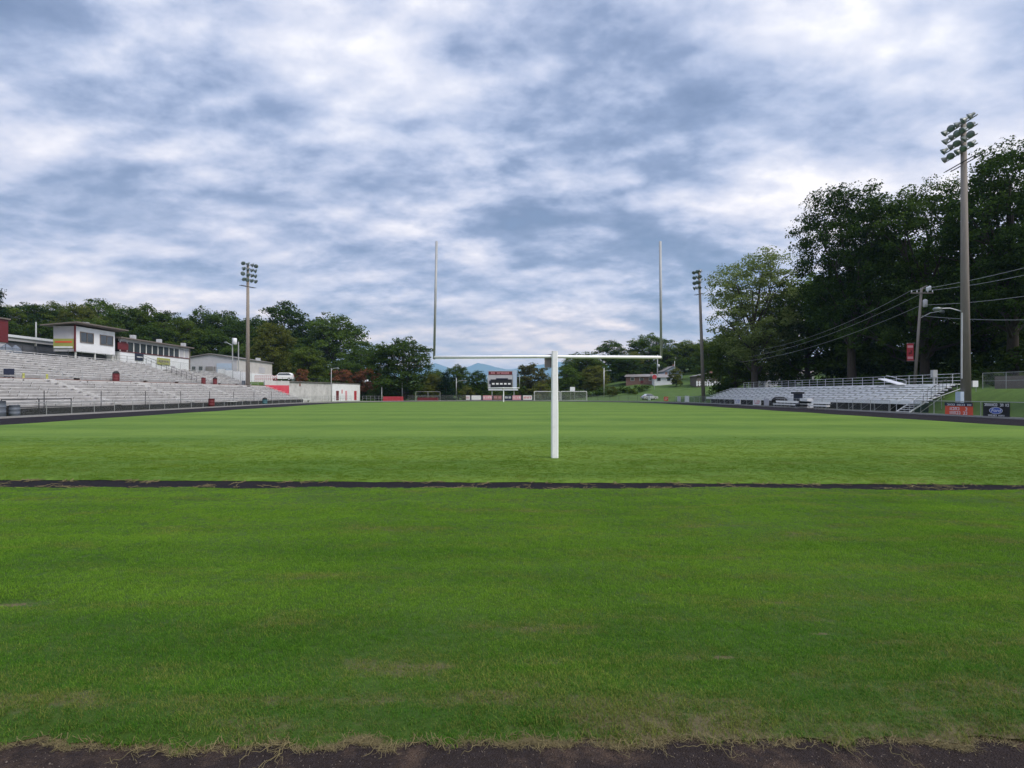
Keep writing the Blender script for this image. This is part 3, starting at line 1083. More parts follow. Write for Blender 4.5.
# low white-edged building behind the far left benches
lb_ = empty('field_house', (-70, 60, 8), 'long low slate-grey building with a white roof edge behind the upper benches', 'building')
MB().box(-78, -70, 56, 88.5, 7.2, 9.55).build('wall', M['block_dark'], lb_)
MB().box(-78.2, -69.7, 55.8, 88.7, 9.55, 10.05).build('fascia', M['siding_grey'], lb_)
MB().box(-78.4, -69.5, 55.6, 88.9, 10.05, 10.4).build('roof', M['roof_white'], lb_)
for y in (60, 66, 72, 78.5, 84):
    MB().box(-69.9, -69.62, y - .07, y + .07, 9.1, 9.6).build('downpipe', M['galv'], lb_)
off(lb_)
rd = empty('ticket_booth', (-68.5, 75, 8), 'dark red booth cut by the left border of the photo', 'booth')
MB().box(-70.5, -66.7, 74.0, 75.8, 8.9, 12.0).build('wall', M['maroon'], rd)
MB().box(-70.8, -66.5, 73.8, 76.0, 12.0, 12.2).build('roof', M['roof_brown'], rd)
MB().box(-70.4, -66.8, 74.2, 75.6, 7.1, 8.9).build('base', M['siding_grey'], rd)
off(rd)
# pale heap of covered equipment below the red booth
cv = MB()
for k, (x, y, z, r) in enumerate(((-64.5, 73.0, 7.55, .8), (-64.3, 74.2, 7.5, .7), (-64.6, 71.8, 7.4, .6))):
    cv.lathe([(r, -.3), (r * .95, .1), (r * .7, .5), (r * .3, .8), (.05, .95)], (x, y, z), n=9)
tag(cv.build('tarp_heap', M['barrel_grey']), 'crumpled grey tarpaulin heap below the red booth', 'tarpaulin')

# large pale metal building
gy = empty('gym_building', (-64, 125, 5), 'large pale metal building with a shallow gable roof left of the tall light pole', 'building')
gx0, gx1, gy0, gy1 = -70.5, -58.5, 125.0, 144.6
gm = MB()
gm.poly([(gx0, gy0, 4), (gx1, gy0, 4), (gx1, gy0, 9.75), ((gx0 + gx1) / 2, gy0, 10.7), (gx0, gy0, 9.75)], [(0, 1, 2, 3, 4)])
gm.build('gable_wall', M['siding_grey'], gy)
MB().box(gx0, gx1, gy0 + .02, gy1, 4, 9.75).build('wall', M['beige'], gy)
gr = MB()
mx_ = (gx0 + gx1) / 2
gr.poly([(gx0 - .3, gy0 - .3, 9.75), (mx_, gy0 - .3, 10.75), (gx1 + .3, gy0 - .3, 9.75), (gx1 + .3, gy1 + .3, 9.75), (mx_, gy1 + .3, 10.75), (gx0 - .3, gy1 + .3, 9.75),
         (gx0 - .3, gy0 - .3, 9.95), (mx_, gy0 - .3, 10.97), (gx1 + .3, gy0 - .3, 9.95), (gx1 + .3, gy1 + .3, 9.95), (mx_, gy1 + .3, 10.97), (gx0 - .3, gy1 + .3, 9.95)],
        [(6, 7, 10, 11), (7, 8, 9, 10), (0, 1, 7, 6), (1, 2, 8, 7), (2, 3, 9, 8), (0, 6, 11, 5)])
gr.build('roof', M['roof_grey'], gy)
MB().box(-63.0, -59.6, gy0 - .12, gy0 - .02, 6.4, 8.7).build('overhead_door', M['blue_siding'], gy)
MB().box(-68.6, -67.8, gy0 - .12, gy0 - .02, 7.0, 8.0).build('window', M['glass'], gy)
MB().box(-67.0, -66.2, gy0 - .12, gy0 - .02, 7.0, 8.0).build('window', M['glass'], gy)
MB().box(-65.3, -63.3, gy0 - .5, gy0 - .05, 6.4, 8.0).build('lean_to', M['roof_grey'], gy)
MB().box(gx1 + .0, gx1 + .08, 136.5, 140.0, 7.0, 8.4).build('painted_panel', M['siding_grey'], gy)
MB().box(gx1 + .0, gx1 + .25, gy0 + .5, gy1, 4.4, 6.7).build('lower_wall', M['siding'], gy)
MB().box(-59.5, -58.9, 137, 138.5, 9.95, 10.7).build('roof_vent', M['galv_light'], gy)
off(gy)

# white board fence descending by the end of the smaller block: separate boards on posts
wf = empty('board_fence', (-58, 119, 5), 'stepped white board fence at the end of the smaller upper grandstand', 'fence')
for i, (xa, xb, z0, z1) in enumerate(((-60.2, -58.6, 5.9, 7.2), (-58.6, -56.9, 5.3, 6.95), (-56.9, -55.2, 4.7, 6.7), (-55.2, -53.4, 4.1, 6.5))):
    MB().box(xa, xb - .08, 119.8, 119.9, z0, z1).build('board', M['siding'], wf)
    MB().box(xb - .08, xb, 119.75, 119.9, 3.4, z1 + .05).build('post', M['galv'], wf)
off(wf)
rail('red_crowd_barrier', [(-55.5, 127.5, 4.5), (-50.5, 127.5, 4.5)], 1.5, .45, 'low dull red slatted barrier right of the tall light pole', 'barrier', 2, m='red', r=.04, post_r=.05)

# retaining wall painted red, then the white block building with red doors
rwall = empty('retaining_wall', (-50, 122, 0), 'bright red painted retaining wall at the far end of the lower grandstand', 'wall')
MB().prism((-50.6, 121.6), (-46.9, 125.4), 0, .4, -.1, 3.75).build('wall', M['red_wall'], rwall)
MB().prism((-50.8, 121.55), (-46.9, 125.5), -.04, .5, 3.75, 4.75).build('upper_wall', M['concrete_light'], rwall)
off(rwall)
cb = empty('concession_building', (-42, 138, 0), 'long flat white block building with red doors at the far left corner of the track', 'building')
A, B = Vector((-46.9, 125.5)), Vector((-37.6, 152.2))
dAB = (B - A).normalized()
LAB = (B - A).length
def on(s):
    q = A + dAB * s
    return (q.x, q.y)
MB().prism(A, on(LAB * .56), 0, 4.2, -.1, (4.55, 4.45)).build('wall', M['concrete_light'], cb)
MB().prism(on(LAB * .56), B, -.15, 4.2, -.1, (4.42, 4.30)).build('wall', M['siding'], cb)
MB().prism(A, B, -.3, 4.5, (4.56, 4.46), (4.72, 4.58)).build('roof', M['roof_grey'], cb)
for s, wd, m_ in ((.615, 1.1, 'maroon'), (.755, .8, 'pink_ink'), (.90, 1.1, 'red')):
    d1 = MB().prism(on(LAB * s), on(LAB * s + wd), -.22, -.16, .15, 2.6).build('door', M[m_], cb)
    MB().prism(on(LAB * s + .12), on(LAB * s + .22), -.27, -.23, 1.15, 1.3).build('handle', M['galv'], d1)
MB().prism(on(LAB * .70), on(LAB * .70 + .25), -.24, -.16, 1.9, 2.9).build('notice', M['red_ink'], cb)
MB().prism(on(3.4), on(3.9), -.06, -.01, 3.6, 4.3).build('wall_lamp', M['brick'], cb)
off(cb)
rail('chain_link_fence', [(-41.4, 121.5, .02), (-41.0, 126, .02), (-37.2, 142, .02)], 1.3, 2.8, 'galvanised fence in front of the white block building', 'fence', 2, wire='chain')
o = MB().box(-43.6, -42.9, 123.2, 128.5, .35, .75).box(-43.5, -43.0, 123.5, 124, -.05, .35).box(-43.5, -43.0, 127.5, 128, -.05, .35).build('bench', M['white_paint'])
tag(o, 'white slab bench below the painted red wall', 'bench')
rail('roof_railing', [(-51.5, 128, 4.6), (-42, 153, 4.6)], 1.1, 3, 'thin dark railing on the terrace above the white block building', 'railing', 1, m='dark_steel')


# ------------------------------------------------------------------ vehicles
def car(loc, rz, label, kind='suv', m='car_white', L_=4.7, W=1.85, H=1.72):
    e = empty('parked_car', loc, label, 'car', None, rz)
    hw = W / 2
    if kind == 'suv':
        prof = [(-.5, .35), (-.5, .62), (-.485, .78), (-.33, .90), (-.2, 1.0)]
        body = [(-.50, .22), (-.50, .50), (-.47, .60), (-.27, .64), (.30, .66), (.49, .64), (.50, .45), (.49, .22)]
        cab = [(-.27, .64), (-.15, .97), (-.05, 1.0), (.36, .99), (.44, .93), (.48, .66)]
    else:
        body = [(-.50, .20), (-.50, .46), (-.46, .56), (-.22, .60), (.28, .62), (.48, .60), (.50, .42), (.49, .20)]
        cab = [(-.22, .60), (-.08, .96), (.02, 1.0), (.22, .99), (.40, .63)]
    def extr(pr, w0, w1, mb):
        n = len(pr)
        pts = [(p * L_, -w0 if h < .8 else -w1, h * H) for p, h in pr] + [(p * L_, w0 if h < .8 else w1, h * H) for p, h in pr]
        mb.poly(pts, [tuple(range(n)), tuple(range(2 * n - 1, n - 1, -1))] + [(i, i + n, (i + 1) % n + n, (i + 1) % n) for i in range(n)])
        return mb
    extr(body, hw, hw, MB()).build('body', M[m], e)
    extr(cab, hw * .94, hw * .76, MB()).build('cabin', M[m], e)
    g = MB()
    for s in (-1, 1):
        y = s * (hw * .94 + .01)
        y2 = s * (hw * .80 + .012)
        c = [(p * L_, y if h < .8 else y2, h * H) for p, h in ((cab[0][0] + .04, .68), (cab[1][0] + .01, .93), (.30, .94), (cab[-1][0] - .06, .68))]
        g.poly(c, [(0, 1, 2, 3) if s < 0 else (3, 2, 1, 0)])
    x0, x1 = cab[0][0] * L_, cab[1][0] * L_
    g.poly([(x0 - .02, -hw * .8, .68 * H), (x0 - .02, hw * .8, .68 * H), (x1 - .02, hw * .68, .94 * H), (x1 - .02, -hw * .68, .94 * H)], [(0, 1, 2, 3)])
    g.build('window', M['glass'], e)
    for x in (-.31 * L_, .31 * L_):
        for s in (-1, 1):
            w_ = MB().lathe([(.30, -.11), (.34, -.08), (.34, .08), (.30, .11)], (x, s * (hw - .08), .34), (0, 1, 0), 16).build('wheel', M['tyre'], e)
            MB().lathe([(.19, -.125), (.19, .125)], (x, s * (hw - .08), .34), (0, 1, 0), 12).build('rim', M['galv_light'], w_)
    for s in (-1, 1):
        MB().box(-.505 * L_, -.49 * L_, s * hw * .72 - .16, s * hw * .72 + .16, .46 * H, .55 * H).build('headlight', M['white_ink'], e)
        MB().box(.49 * L_, .505 * L_, s * hw * .8 - .12, s * hw * .8 + .12, .46 * H, .6 * H).build('tail_light', M['red'], e)
    return e

car((-52.0, 135, 5.05), math.radians(12), 'white estate car parked above the red wall, side-on', m='car_white', L_=5.0, H=1.9)
car((42.5, 154.5, ground_z(42.5, 154.5)), math.radians(200), 'silver car parked on the grass below the pale blue house', 'sedan', 'car_grey', 4.6, 1.8, 1.6)

# ------------------------------------------------------------------ right side bleachers
rs = empty('grandstand', (46, 85, 0), 'pale aluminium grandstand raised over a dark void beside the right of the track', 'grandstand')
rows, run, rise = 8, .70, .25
for i in range(rows):
    x = 42.9 + run * i
    z = 1.0 + rise * i
    ya, yb = 56.0 + .38 * i, 113.5 + .1 * i
    b = MB()
    y = ya
    while y < yb:
        L_ = min(4.5, yb - y)
        b.box(x + .05, x + .34, y + .02, y + L_ - .04, z + .215, z + .275)      # seat plank
        b.box(x + .36, x + .68, y + .02, y + L_ - .02, z, z + .04)              # foot plank
        b.box(x + .68, x + .70, y + .02, y + L_ - .02, z + .04, z + .15)        # riser
        y += L_
    b.build('bench', M['alu_new'], rs)
fr = MB()
y = 56.2
while y < 113.6:
    fr.tube([(42.95, y, 1.0), (42.9 + run * rows, y + 0, 1.0 + rise * rows)], .04, 4, False)
    for i in (0, 3, 6, 8):
        x = 42.95 + run * i
        fr.tube([(x, y, -.1), (x, y, 1.0 + rise * i)], .035, 4, False)
    fr.tube([(42.95, y, .1), (45.05, y, 1.6)], .02, 4, False)
    y += 2.3
fr.build('frame', M['galv'], rs)
MB().box(42.86, 42.90, 56.0, 113.5, .85, 1.22).build('front_board', M['alu_new'], rs)
MB().poly([(43.9, 56.4, -.1), (43.9, 113.5, -.1), (43.9, 113.5, 1.25), (43.9, 56.4, 1.25)], [(0, 1, 2, 3)]).build('void_shade_sheet', M['dark'], rs)  # near-black sheet added to paint the shade of the void under the rows
MB().box(42.9 + run * rows, 42.9 + run * rows + 1.5, 58.6, 113.5, 2.93, 3.0).build('walkway', M['alu_new'], rs)
for (sy0, sy1) in ((55.6, 57.4),):
    s_ = MB()
    for i in range(5):
        s_.box(41.35 + .3 * i, 41.62 + .3 * i, sy0, sy1, .12 + i * .2, .16 + i * .2)
    for yy in (sy0, sy1):
        s_.prism((41.3, yy), (42.9, yy), -.03, .03, (.0, 1.0), (.14, 1.14))
        s_.tube([(41.35, yy, .1), (41.35, yy, 1.05), (42.9, yy, 2.1)], .02, 6)
    s_.build('stair', M['galv_light'], rs)
# end guard rail stepping up with the rows
eg = MB()
for i in range(rows):
    x, yy, z = 42.9 + run * i, 56.0 + .38 * i, 1.0 + rise * i
    eg.box(x, x + run, yy - .09, yy - .04, z - .12, z + .05)
    eg.tube([(x + .1, yy - .06, z), (x + .1, yy - .06, z + 1.0)], .02, 5)
eg.tube([(43.0, 55.94, 2.0), (43.0 + run * rows, 55.94 + .38 * rows, 2.0 + rise * rows)], .022, 5)
eg.build('end_rail', M['dark_steel'], rs)
off(rs)
rail('walkway_railing', [(49.9, 58.6, 3.0), (49.9, 112, 3.0)], 1.12, 2.15, 'bright pipe railing along the top walkway of the right grandstand', 'railing', 3, m='galv_light', r=.024, post_r=.032)
ramp = empty('access_ramp', (48.7, 66, 3.0), 'short slanted pale handrail ramp at the top of the right grandstand', 'ramp')
MB().prism((0, 0), (0, 3.4), 0, 1.0, (.0, .75), (.10, .85)).build('ramp_plate', M['alu_new'], ramp)
MB().tube([(0, 0, .5), (0, 3.4, 1.25)], .03, 6).tube([(0, 0, 0), (0, 0, .5)], .03, 6).build('rail', M['galv_light'], ramp)
rail('track_fence', [(41.2, 27, .02), (41.2, 54.8, .02)], 1.27, 2.6, 'green chain link fence along the right rim of the track', 'fence', 1, r=.03, wire='chain_green', m='galv')
rail('track_fence', [(41.25, 58.2, .02), (41.25, 128, .02)], 1.25, 3.0, 'grey chain link fence in front of the right grandstand', 'fence', 1, r=.028, wire='chain', m='galv')
rail('boundary_fence', [(50.8, 34, 2.45), (50.8, 58, 2.45)], 1.65, 2.7, 'tall wire fence on top of the grass bank at the right border', 'fence', 2, wire='chain', m='galv')
o = MB().box(51.6, 51.9, 30, 57.5, 2.2, 3.75).build('low_brown_wall', M['roof_brown'])
tag(o, 'long low brown wall behind the fence on the grass bank', 'wall')


# banners on the right fence
def banner(name, px0, px1, py0, py1, Xp, m, label, cat='banner'):
    a, b_ = by(px0, py1, Xp), by(px1, py0, Xp)
    Y0, Y1 = a.y, b_.y                   # a is farther
    zc = (py0 + py1) / 2
    z0, z1 = by((px0 + px1) / 2, py1, Xp).z, by((px0 + px1) / 2, py0, Xp).z
    e = empty(name, (Xp - .04, (Y0 + Y1) / 2, (z0 + z1) / 2), label, cat)
    hy, hz = abs(Y1 - Y0) / 2, (z1 - z0) / 2
    # a little slack in the cloth
    n, mm = 12, 4
    V = []
    for j in range(mm + 1):
        for i in range(n + 1):
            u, v = i / n * 2 - 1, j / mm * 2 - 1
            V.append((-.012 * mnoise.noise(Vector((u * 3, v * 2, Y0))) , u * hy, v * hz * (1 - .02 * (1 - u * u))))
    Fc = [(j * (n + 1) + i, j * (n + 1) + i + 1, (j + 1) * (n + 1) + i + 1, (j + 1) * (n + 1) + i) for j in range(mm) for i in range(n)]
    MB().poly(V, Fc).build('cloth', M[m], e)
    return e, hy, hz

def word_blocks(e, y0, y1, z0, z1, m, n, seed, x=-.03, name='lettering'):
    """unreadable small lettering: a row of letter-like strokes (read from -X side, +Y to the left)"""
    rr = random.Random(seed)
    b = MB()
    y = y0
    step = (y1 - y0) / n
    for i in range(n):
        if rr.random() < .12:
            y += step
            continue
        w_ = step * .74
        k = rr.random()
        t = step * .22
        b.box(x - .004, x, y, y + t, z0, z1)
        if k < .6:
            b.box(x - .0041, x - .0001, y + w_ - t, y + w_, z0, z1)
        if k > .25:
            b.box(x - .0042, x - .0002, y, y + w_, z1 - (z1 - z0) * .2, z1)
        if k > .5:
            b.box(x - .0043, x - .0003, y, y + w_, z0, z0 + (z1 - z0) * .2)
        y += step
    return b.build(name, M[m], e)

e, hy, hz = banner('banner', 945.5, 973.5, 402.6, 415.6, 41.15, 'orange', 'orange banner with pale letters under a dark strip, tied to the green track fence')
MB().box(-.035, -.02, -hy, hy, hz * .48, hz).build('header_strip', M['navy'], e)
word_blocks(e, -hy * .9, hy * .85, hz * .52, hz * .8, 'white_ink', 12, 4, x=-.037)
word_blocks(e, -hy * .62, hy * .66, hz * -.18, hz * .28, 'white_ink', 7, 2)
word_blocks(e, -hy * .62, hy * .66, hz * -.8, hz * -.35, 'white_ink', 8, 8)
e, hy, hz = banner('banner', 983.5, 1010.5, 402.8, 417.0, 41.15, 'black_banner', 'black banner with a blue oval emblem and white writing on the green track fence')
word_blocks(e, -hy * .95, -hy * .28, hz * .5, hz * .88, 'white_ink', 5, 12)
word_blocks(e, -hy * .1, hy * .9, hz * .52, hz * .9, 'white_ink', 8, 13)
ov = MB()
pr = [(-.03, hy * .5 * math.cos(t), hz * -.1 + hz * .48 * math.sin(t)) for t in [k * math.pi / 14 for k in range(28)]]
ov.poly(pr, [tuple(range(28))])
emb = ov.build('emblem', M['white_ink'], e)
pr = [(-.034, hy * .46 * math.cos(t), hz * -.1 + hz * .43 * math.sin(t)) for t in [k * math.pi / 14 for k in range(28)]]
MB().poly(pr, [tuple(range(28))]).build('oval', M['blue'], emb)
tm = text_mesh('Ford', .40, .002, .25)
tm.materials.append(M['white_ink'])
to = bpy.data.objects.new('lettering', tm)
COL.objects.link(to)
to.parent = emb
to.rotation_euler = (math.radians(90), 0, math.radians(-90))
to.location = (-.04, 0, hz * -.1)
to.scale = (1.15, 1, 1)
word_blocks(e, -hy * .62, hy * .62, hz * -.88, hz * -.68, 'white_ink', 11, 17)

# sideline signs, benches and tables by the right grandstand
def board_sign(px, Xp, zb, w_, h_, m, label, ink=None, seed=1):
    p = ground_at(px, Xp, zb)
    e = empty('sideline_sign', p, label, 'sign')
    MB().box(-.03, .03, -w_ / 2, w_ / 2, .12, .12 + h_).build('panel', M[m], e)
    for y in (-w_ * .4, w_ * .4):
        MB().box(-.02, .02, y - .02, y + .02, -.05, .12).build('leg', M['galv'], e)
    if ink:
        word_blocks(e, -w_ * .38, w_ * .38, .12 + h_ * .5, .12 + h_ * .78, ink, 5, seed, x=-.035)
        word_blocks(e, -w_ * .3, w_ * .3, .12 + h_ * .2, .12 + h_ * .4, ink, 5, seed + 5, x=-.035)
    return e
board_sign(737.5, 41.0, 0, 2.3, 1.0, 'white_paint', 'white square sign low by the track, farthest along the right grandstand', 'blue', 3)
board_sign(757, 41.0, 0, 2.6, .95, 'white_paint', 'white sign with reddish writing low in front of the right grandstand', 'red_ink', 5)
board_sign(766.5, 41.0, 0, 1.5, 1.05, 'siding_grey', 'plain pale grey sign next to the one with reddish writing')
board_sign(649.3, 41.0, 0, 2.2, 1.15, 'white_paint', 'small cream sign on the far right track rim below the silver car')
board_sign(666, 41.0, 0, 3.2, 1.0, 'orange', 'small orange sign on the far right track rim', 'white_ink', 9)
board_sign(679, 41.0, 0, 2.2, 1.15, 'siding_grey', 'small greyish sign between the orange and the bright white one')
board_sign(687, 41.0, 0, 2.6, 1.3, 'white_paint', 'bright white upright sign left of the leaning light pole')
for k, (px, L_, zt) in enumerate(((791, 9.0, .82), (812, 7.0, .80))):
    p = ground_at(px, 40.2, -.04)
    e = empty('team_bench', p, ('long white team bench on the right of the track, the farther one', 'long white team bench on the right of the track, the nearer one')[k], 'bench')
    MB().box(-.24, .2, -L_ / 2, L_ / 2, .40, .56).build('seat', M['white_paint'], e)
    MB().box(.2, .25, -L_ / 2, L_ / 2, .72, .98).build('backrest', M['white_paint'], e)
    for j in range(4):
        y = -L_ / 2 + .3 + j * (L_ - .6) / 3
        MB().tube([(-.18, y, 0), (-.1, y, .47), (.2, y, .47), (.24, y, .9)], .025, 6).tube([(.2, y, 0), (.15, y, .47)], .025, 6).build('leg', M['galv'], e)
p = ground_at(806.5, 40.9, -.04)
e = empty('cooler_cabinet', p, 'white cabinet standing behind the near team bench', 'cabinet')
MB().box(-.4, .4, -.9, .9, .1, 1.35).build('body', M['siding'], e)
MB().box(-.42, -.4, -.85, -.03, .15, 1.3).box(-.42, -.4, .03, .85, .15, 1.3).build('door', M['white_paint'], e)
p = ground_at(798, 41.6, 0)
e = empty('announcer_stand', p, 'narrow dark stand rising behind the white team benches', 'stand')
MB().box(-.25, .25, -.7, .7, .0, 1.9).build('cabinet', M['navy'], e)
MB().box(-.5, .4, -.9, .9, 1.9, 2.15).build('top', M['dark_steel'], e)
p = ground_at(779.5, 42.0, .9)
o = MB().lathe([(1.1, -.15), (1.05, .15), (.8, .45), (.35, .6), (.05, .62)], n=12).build('covered_pile', M['dark'], None, True, p)
tag(o, 'rounded black covered pile on the front rows, left of the dark stand', 'covered pile')

# ------------------------------------------------------------------ light masts
def mast(X, Y, z0, ztop, label, rows_, cols, gap_y, gap_z, lean=(0, 0), r0=.36, r1=.17, face=-1, rot=0.0, m='conc_pole', lamp_r=.34, skew=0.0, top_off=.2):
    e = empty('light_mast', (X, Y, z0), label, 'light mast', 'stadium light masts')
    H = ztop - z0
    MB().tube([(0, 0, -.4), (lean[0] * .5, lean[1] * .5, H * .5), (lean[0], lean[1], H)], [r0, (r0 + r1) / 2, r1], 12).build('pole', M[m], e, True)
    R = Matrix.Rotation(rot, 3, 'Z')
    top = Vector((lean[0], lean[1], H - top_off))
    Lh = gap_y * (cols - 1) / 2 + .35
    for i in range(rows_):
        z = -i * gap_z
        c = top + Vector((0, 0, z))
        MB().tube([c + R @ Vector((face * r1, -Lh, 0)), c + R @ Vector((face * r1, Lh, 0))], .055, 6).build('crossarm', M['galv'], e)
        for j in range(cols):
            yy = (j - (cols - 1) / 2) * gap_y + random.uniform(-.12, .12)
            pz = c + R @ Vector((face * (r1 + .28), yy, .12))
            ax = R @ Vector((face * .78, random.uniform(-.7, .7), random.uniform(-.85, -.35)))
            lp = MB().lathe([(.08, -.34), (.13, -.30), (.15, -.12), (lamp_r * .8, .02), (lamp_r, .16), (lamp_r * 1.03, .18), (lamp_r * .97, .18)], pz, ax, 14).build('floodlight', M['lamp'], e, True)
            MB().lathe([(lamp_r * .95, .17), (lamp_r * .6, .215), (.02, .23)], pz, ax, 14).build('lens', M['lamp_glass'], lp, True)
    c = top + Vector((0, 0, -rows_ * gap_z - .1))
    pl = MB()
    for dx in (face * r1, -face * r1 * 1.2):
        pl.tube([c + R @ Vector((dx, -Lh, 0)), c + R @ Vector((dx, Lh, 0))], .05, 6)
    pl.build('service_platform', M['dark_steel'], e)
    return e

m1 = mast(45.0, 53.2, ground_z(45, 53.2) - .2, 27.9, 'tallest looking light mast, weathered pole at the right with four rows of floodlights', 4, 5, .88, .88, r0=.43, r1=.22, lean=(-.25, 0), rot=math.radians(-6), lamp_r=.33)
# equipment on its foot
eb = MB().box(-.78, -.44, -.3, .3, .9, 1.95).build('electrical_cabinet', M['blue_siding'], m1)
MB().box(.43, .95, -.25, .25, 2.4, 3.0).build('meter_box', M['siding'], m1)
MB().tube([(-.5, -.1, 3.2), (-.47, -.1, 9.5)], .07, 8).build('conduit', M['galv_light'], m1)
lampa = MB().tube([(-.2, 0, 9.6), (-1.3, .3, 10.0), (-2.1, .5, 10.0)], .05, 8).build('lamp_arm', M['galv_light'], m1)
MB().lathe([(.05, -.35), (.17, -.25), (.2, .1), (.10, .42)], (-2.35, .55, 9.95), (1, -.25, .05), 10).build('lamp_head', M['lamp'], lampa, True)
mast(-50.2, 112.0, 3.4, 28.0, 'brown light mast rising from the promenade of the left grandstand', 4, 4, .95, 1.05, face=1, r0=.42, r1=.24, m='wood_pole', rot=math.radians(-28), lamp_r=.42)
mast(44.6, 119.5, -.1, 28.2, 'slightly leaning light mast at the far end of the right grandstand', 4, 3, .85, 1.15, face=-1, r0=.40, r1=.24, lean=(-1.0, 0), rot=math.radians(25), lamp_r=.42)

# ------------------------------------------------------------------ poles
def simple_pole(px, py_top, Y, zb, r, label, m='galv', cat='pole', name='pole'):
    t = at(px, py_top, Y)
    e = empty(name, (t.x, t.y, zb), label, cat)
    MB().tube([(0, 0, -.3), (0, 0, t.z - zb)], [r, r * .75], 8).build('shaft', M[m], e, True)
    return e, t.z - zb

def arm(e, h, dx, drop=0.25, r=.04, m='galv_light', hl=.45):
    s = 1 if dx > 0 else -1
    a = MB().tube([(0, 0, h - .8), (dx * .35, 0, h - .25), (dx, 0, h - .15)], r, 6).build('lamp_arm', M[m], e)
    MB().lathe([(.06, -hl), (.2, -hl * .3), (.22, hl * .4), (.1, hl)], (dx + s * hl, 0, h - .2), (s, 0, -.08), 10).build('lamp_head', M['lamp'], a, True)

# utility pole behind the right grandstand, leaning a little
ub = at(914.5, 384, 72)
ut = at(921.5, 288, 72)
up_ = empty('utility_pole', (ub.x, ub.y, 2.9), 'leaning wooden utility pole with transformer, crossarms and a red pennant banner', 'utility pole')
dx_ = ut.x - ub.x
Hh = ut.z - 2.9
MB().tube([(0, 0, -.3), (dx_, 0, Hh)], [.20, .14], 10).build('shaft', M['conc_pole'], up_, True)
MB().box(dx_ - 1.5, dx_ + 1.4, -.22, -.10, Hh - .75, Hh - .6).build('crossarm', M['conc_pole'], up_)
MB().prism((dx_ - .1, -.1), (dx_ + 1.2, .6), -.06, .06, (Hh - .15, Hh + .35), (Hh - .02, Hh + .48)).build('crossarm', M['conc_pole'], up_)
for x in (-1.4, -.7, .7, 1.3):
    MB().lathe([(.03, 0), (.07, .06), (.04, .12), (.07, .18), (.03, .26)], (dx_ + x, -.16, Hh - .6), n=8).build('insulator', M['siding'], up_, True)
for x in (.85, 1.15):
    MB().lathe([(.1, 0), (.16, .08), (.16, .5), (.1, .58)], (dx_ + x, .1, Hh - .75 + x * .4), n=8).build('cutout_switch', M['siding'], up_, True)
MB().lathe([(.2, 0), (.27, .05), (.27, .85), (.2, .95), (.06, 1.0)], (dx_ + .28, -.25, Hh - 2.5), n=12).build('transformer', M['siding_grey'], up_, True)
la = MB().tube([(dx_ * .8, 0, Hh - 3.9), (dx_ + 1.0, -.2, Hh - 3.25), (dx_ + 2.0, -.3, Hh - 3.1)], .045, 8).build('lamp_arm', M['galv_light'], up_)
MB().lathe([(.05, -.35), (.2, -.1), (.2, .3), (.06, .45)], (dx_ + 2.3, -.32, Hh - 3.12), (1, 0, -.05), 10).build('lamp_head', M['lamp'], la, True)
fb = MB().box(-1.02, -.16, -.06, -.03, 3.35, 5.55).build('pennant', M['red'], up_)
MB().box(-.95, -.25, -.09, -.065, 5.0, 5.3).box(-.95, -.25, -.09, -.065, 3.55, 3.85).build('white_band', M['pink_ink'], fb)
MB().poly([(-.6, -.08, 4.75), (-.35, -.08, 4.6), (-.4, -.08, 4.2), (-.8, -.08, 4.1), (-.85, -.08, 4.35), (-.55, -.08, 4.45)], [(0, 1, 2, 3, 4, 5)]).build('emblem', M['maroon'], fb)
for z in (3.3, 5.6):
    MB().tube([(.05, -.04, z), (-1.05, -.04, z)], .02, 6).build('bracket', M['galv'], up_)

def wire(name, a, b, sag, label, r=.022):
    a, b = Vector(a), Vector(b)
    pts = [a.lerp(b, t / 16) - Vector((0, 0, sag * 4 * (t / 16) * (1 - t / 16))) for t in range(17)]
    tag(MB().tube(pts, r, 5).build(name, M['dark_steel'] if r < .02 else M['galv']), label, 'wire', 'overhead wires at the right')

wt = Vector((ub.x + dx_, ub.y, 2.9 + Hh))
for i, (dxx, dz, pr_, pl_) in enumerate(((-1.4, -.35, (1075, 254), (758, 350)), (.7, -.35, (1075, 263), (748, 357)), (0, -2.2, (1075, 288), (740, 362)), (0, -3.6, (1075, 318), (730, 366)))):
    s_ = wt + Vector((dxx, 0, dz))
    wire('power_line', s_, at(pr_[0], pr_[1], 55), .35, ('highest', 'second highest', 'third highest', 'lowest')[i] + ' overhead wire running from the utility pole to the right border')
    if i < 3:
        wire('power_line', s_, at(pl_[0], pl_[1], 108), 1.2, ('highest', 'second highest', 'lowest')[i] + ' overhead wire sagging from the utility pole across the pale tree')

e, h = simple_pole(937, 372, 62, 3.55, .12, 'short thick post with a grey box on the walkway railing beside the light mast', 'galv', 'post', 'post')
e.location = at(934, 383, 62); e.location.z = 3.0
for ch in [c for c in COL.objects if c.parent == e]:
    bpy.data.objects.remove(ch)
MB().box(-.08, .08, -.08, .08, -.1, 1.15).build('shaft', M['galv'], e)
MB().box(-.24, .24, -.2, .2, .8, 1.6).build('box', M['galv'], e)

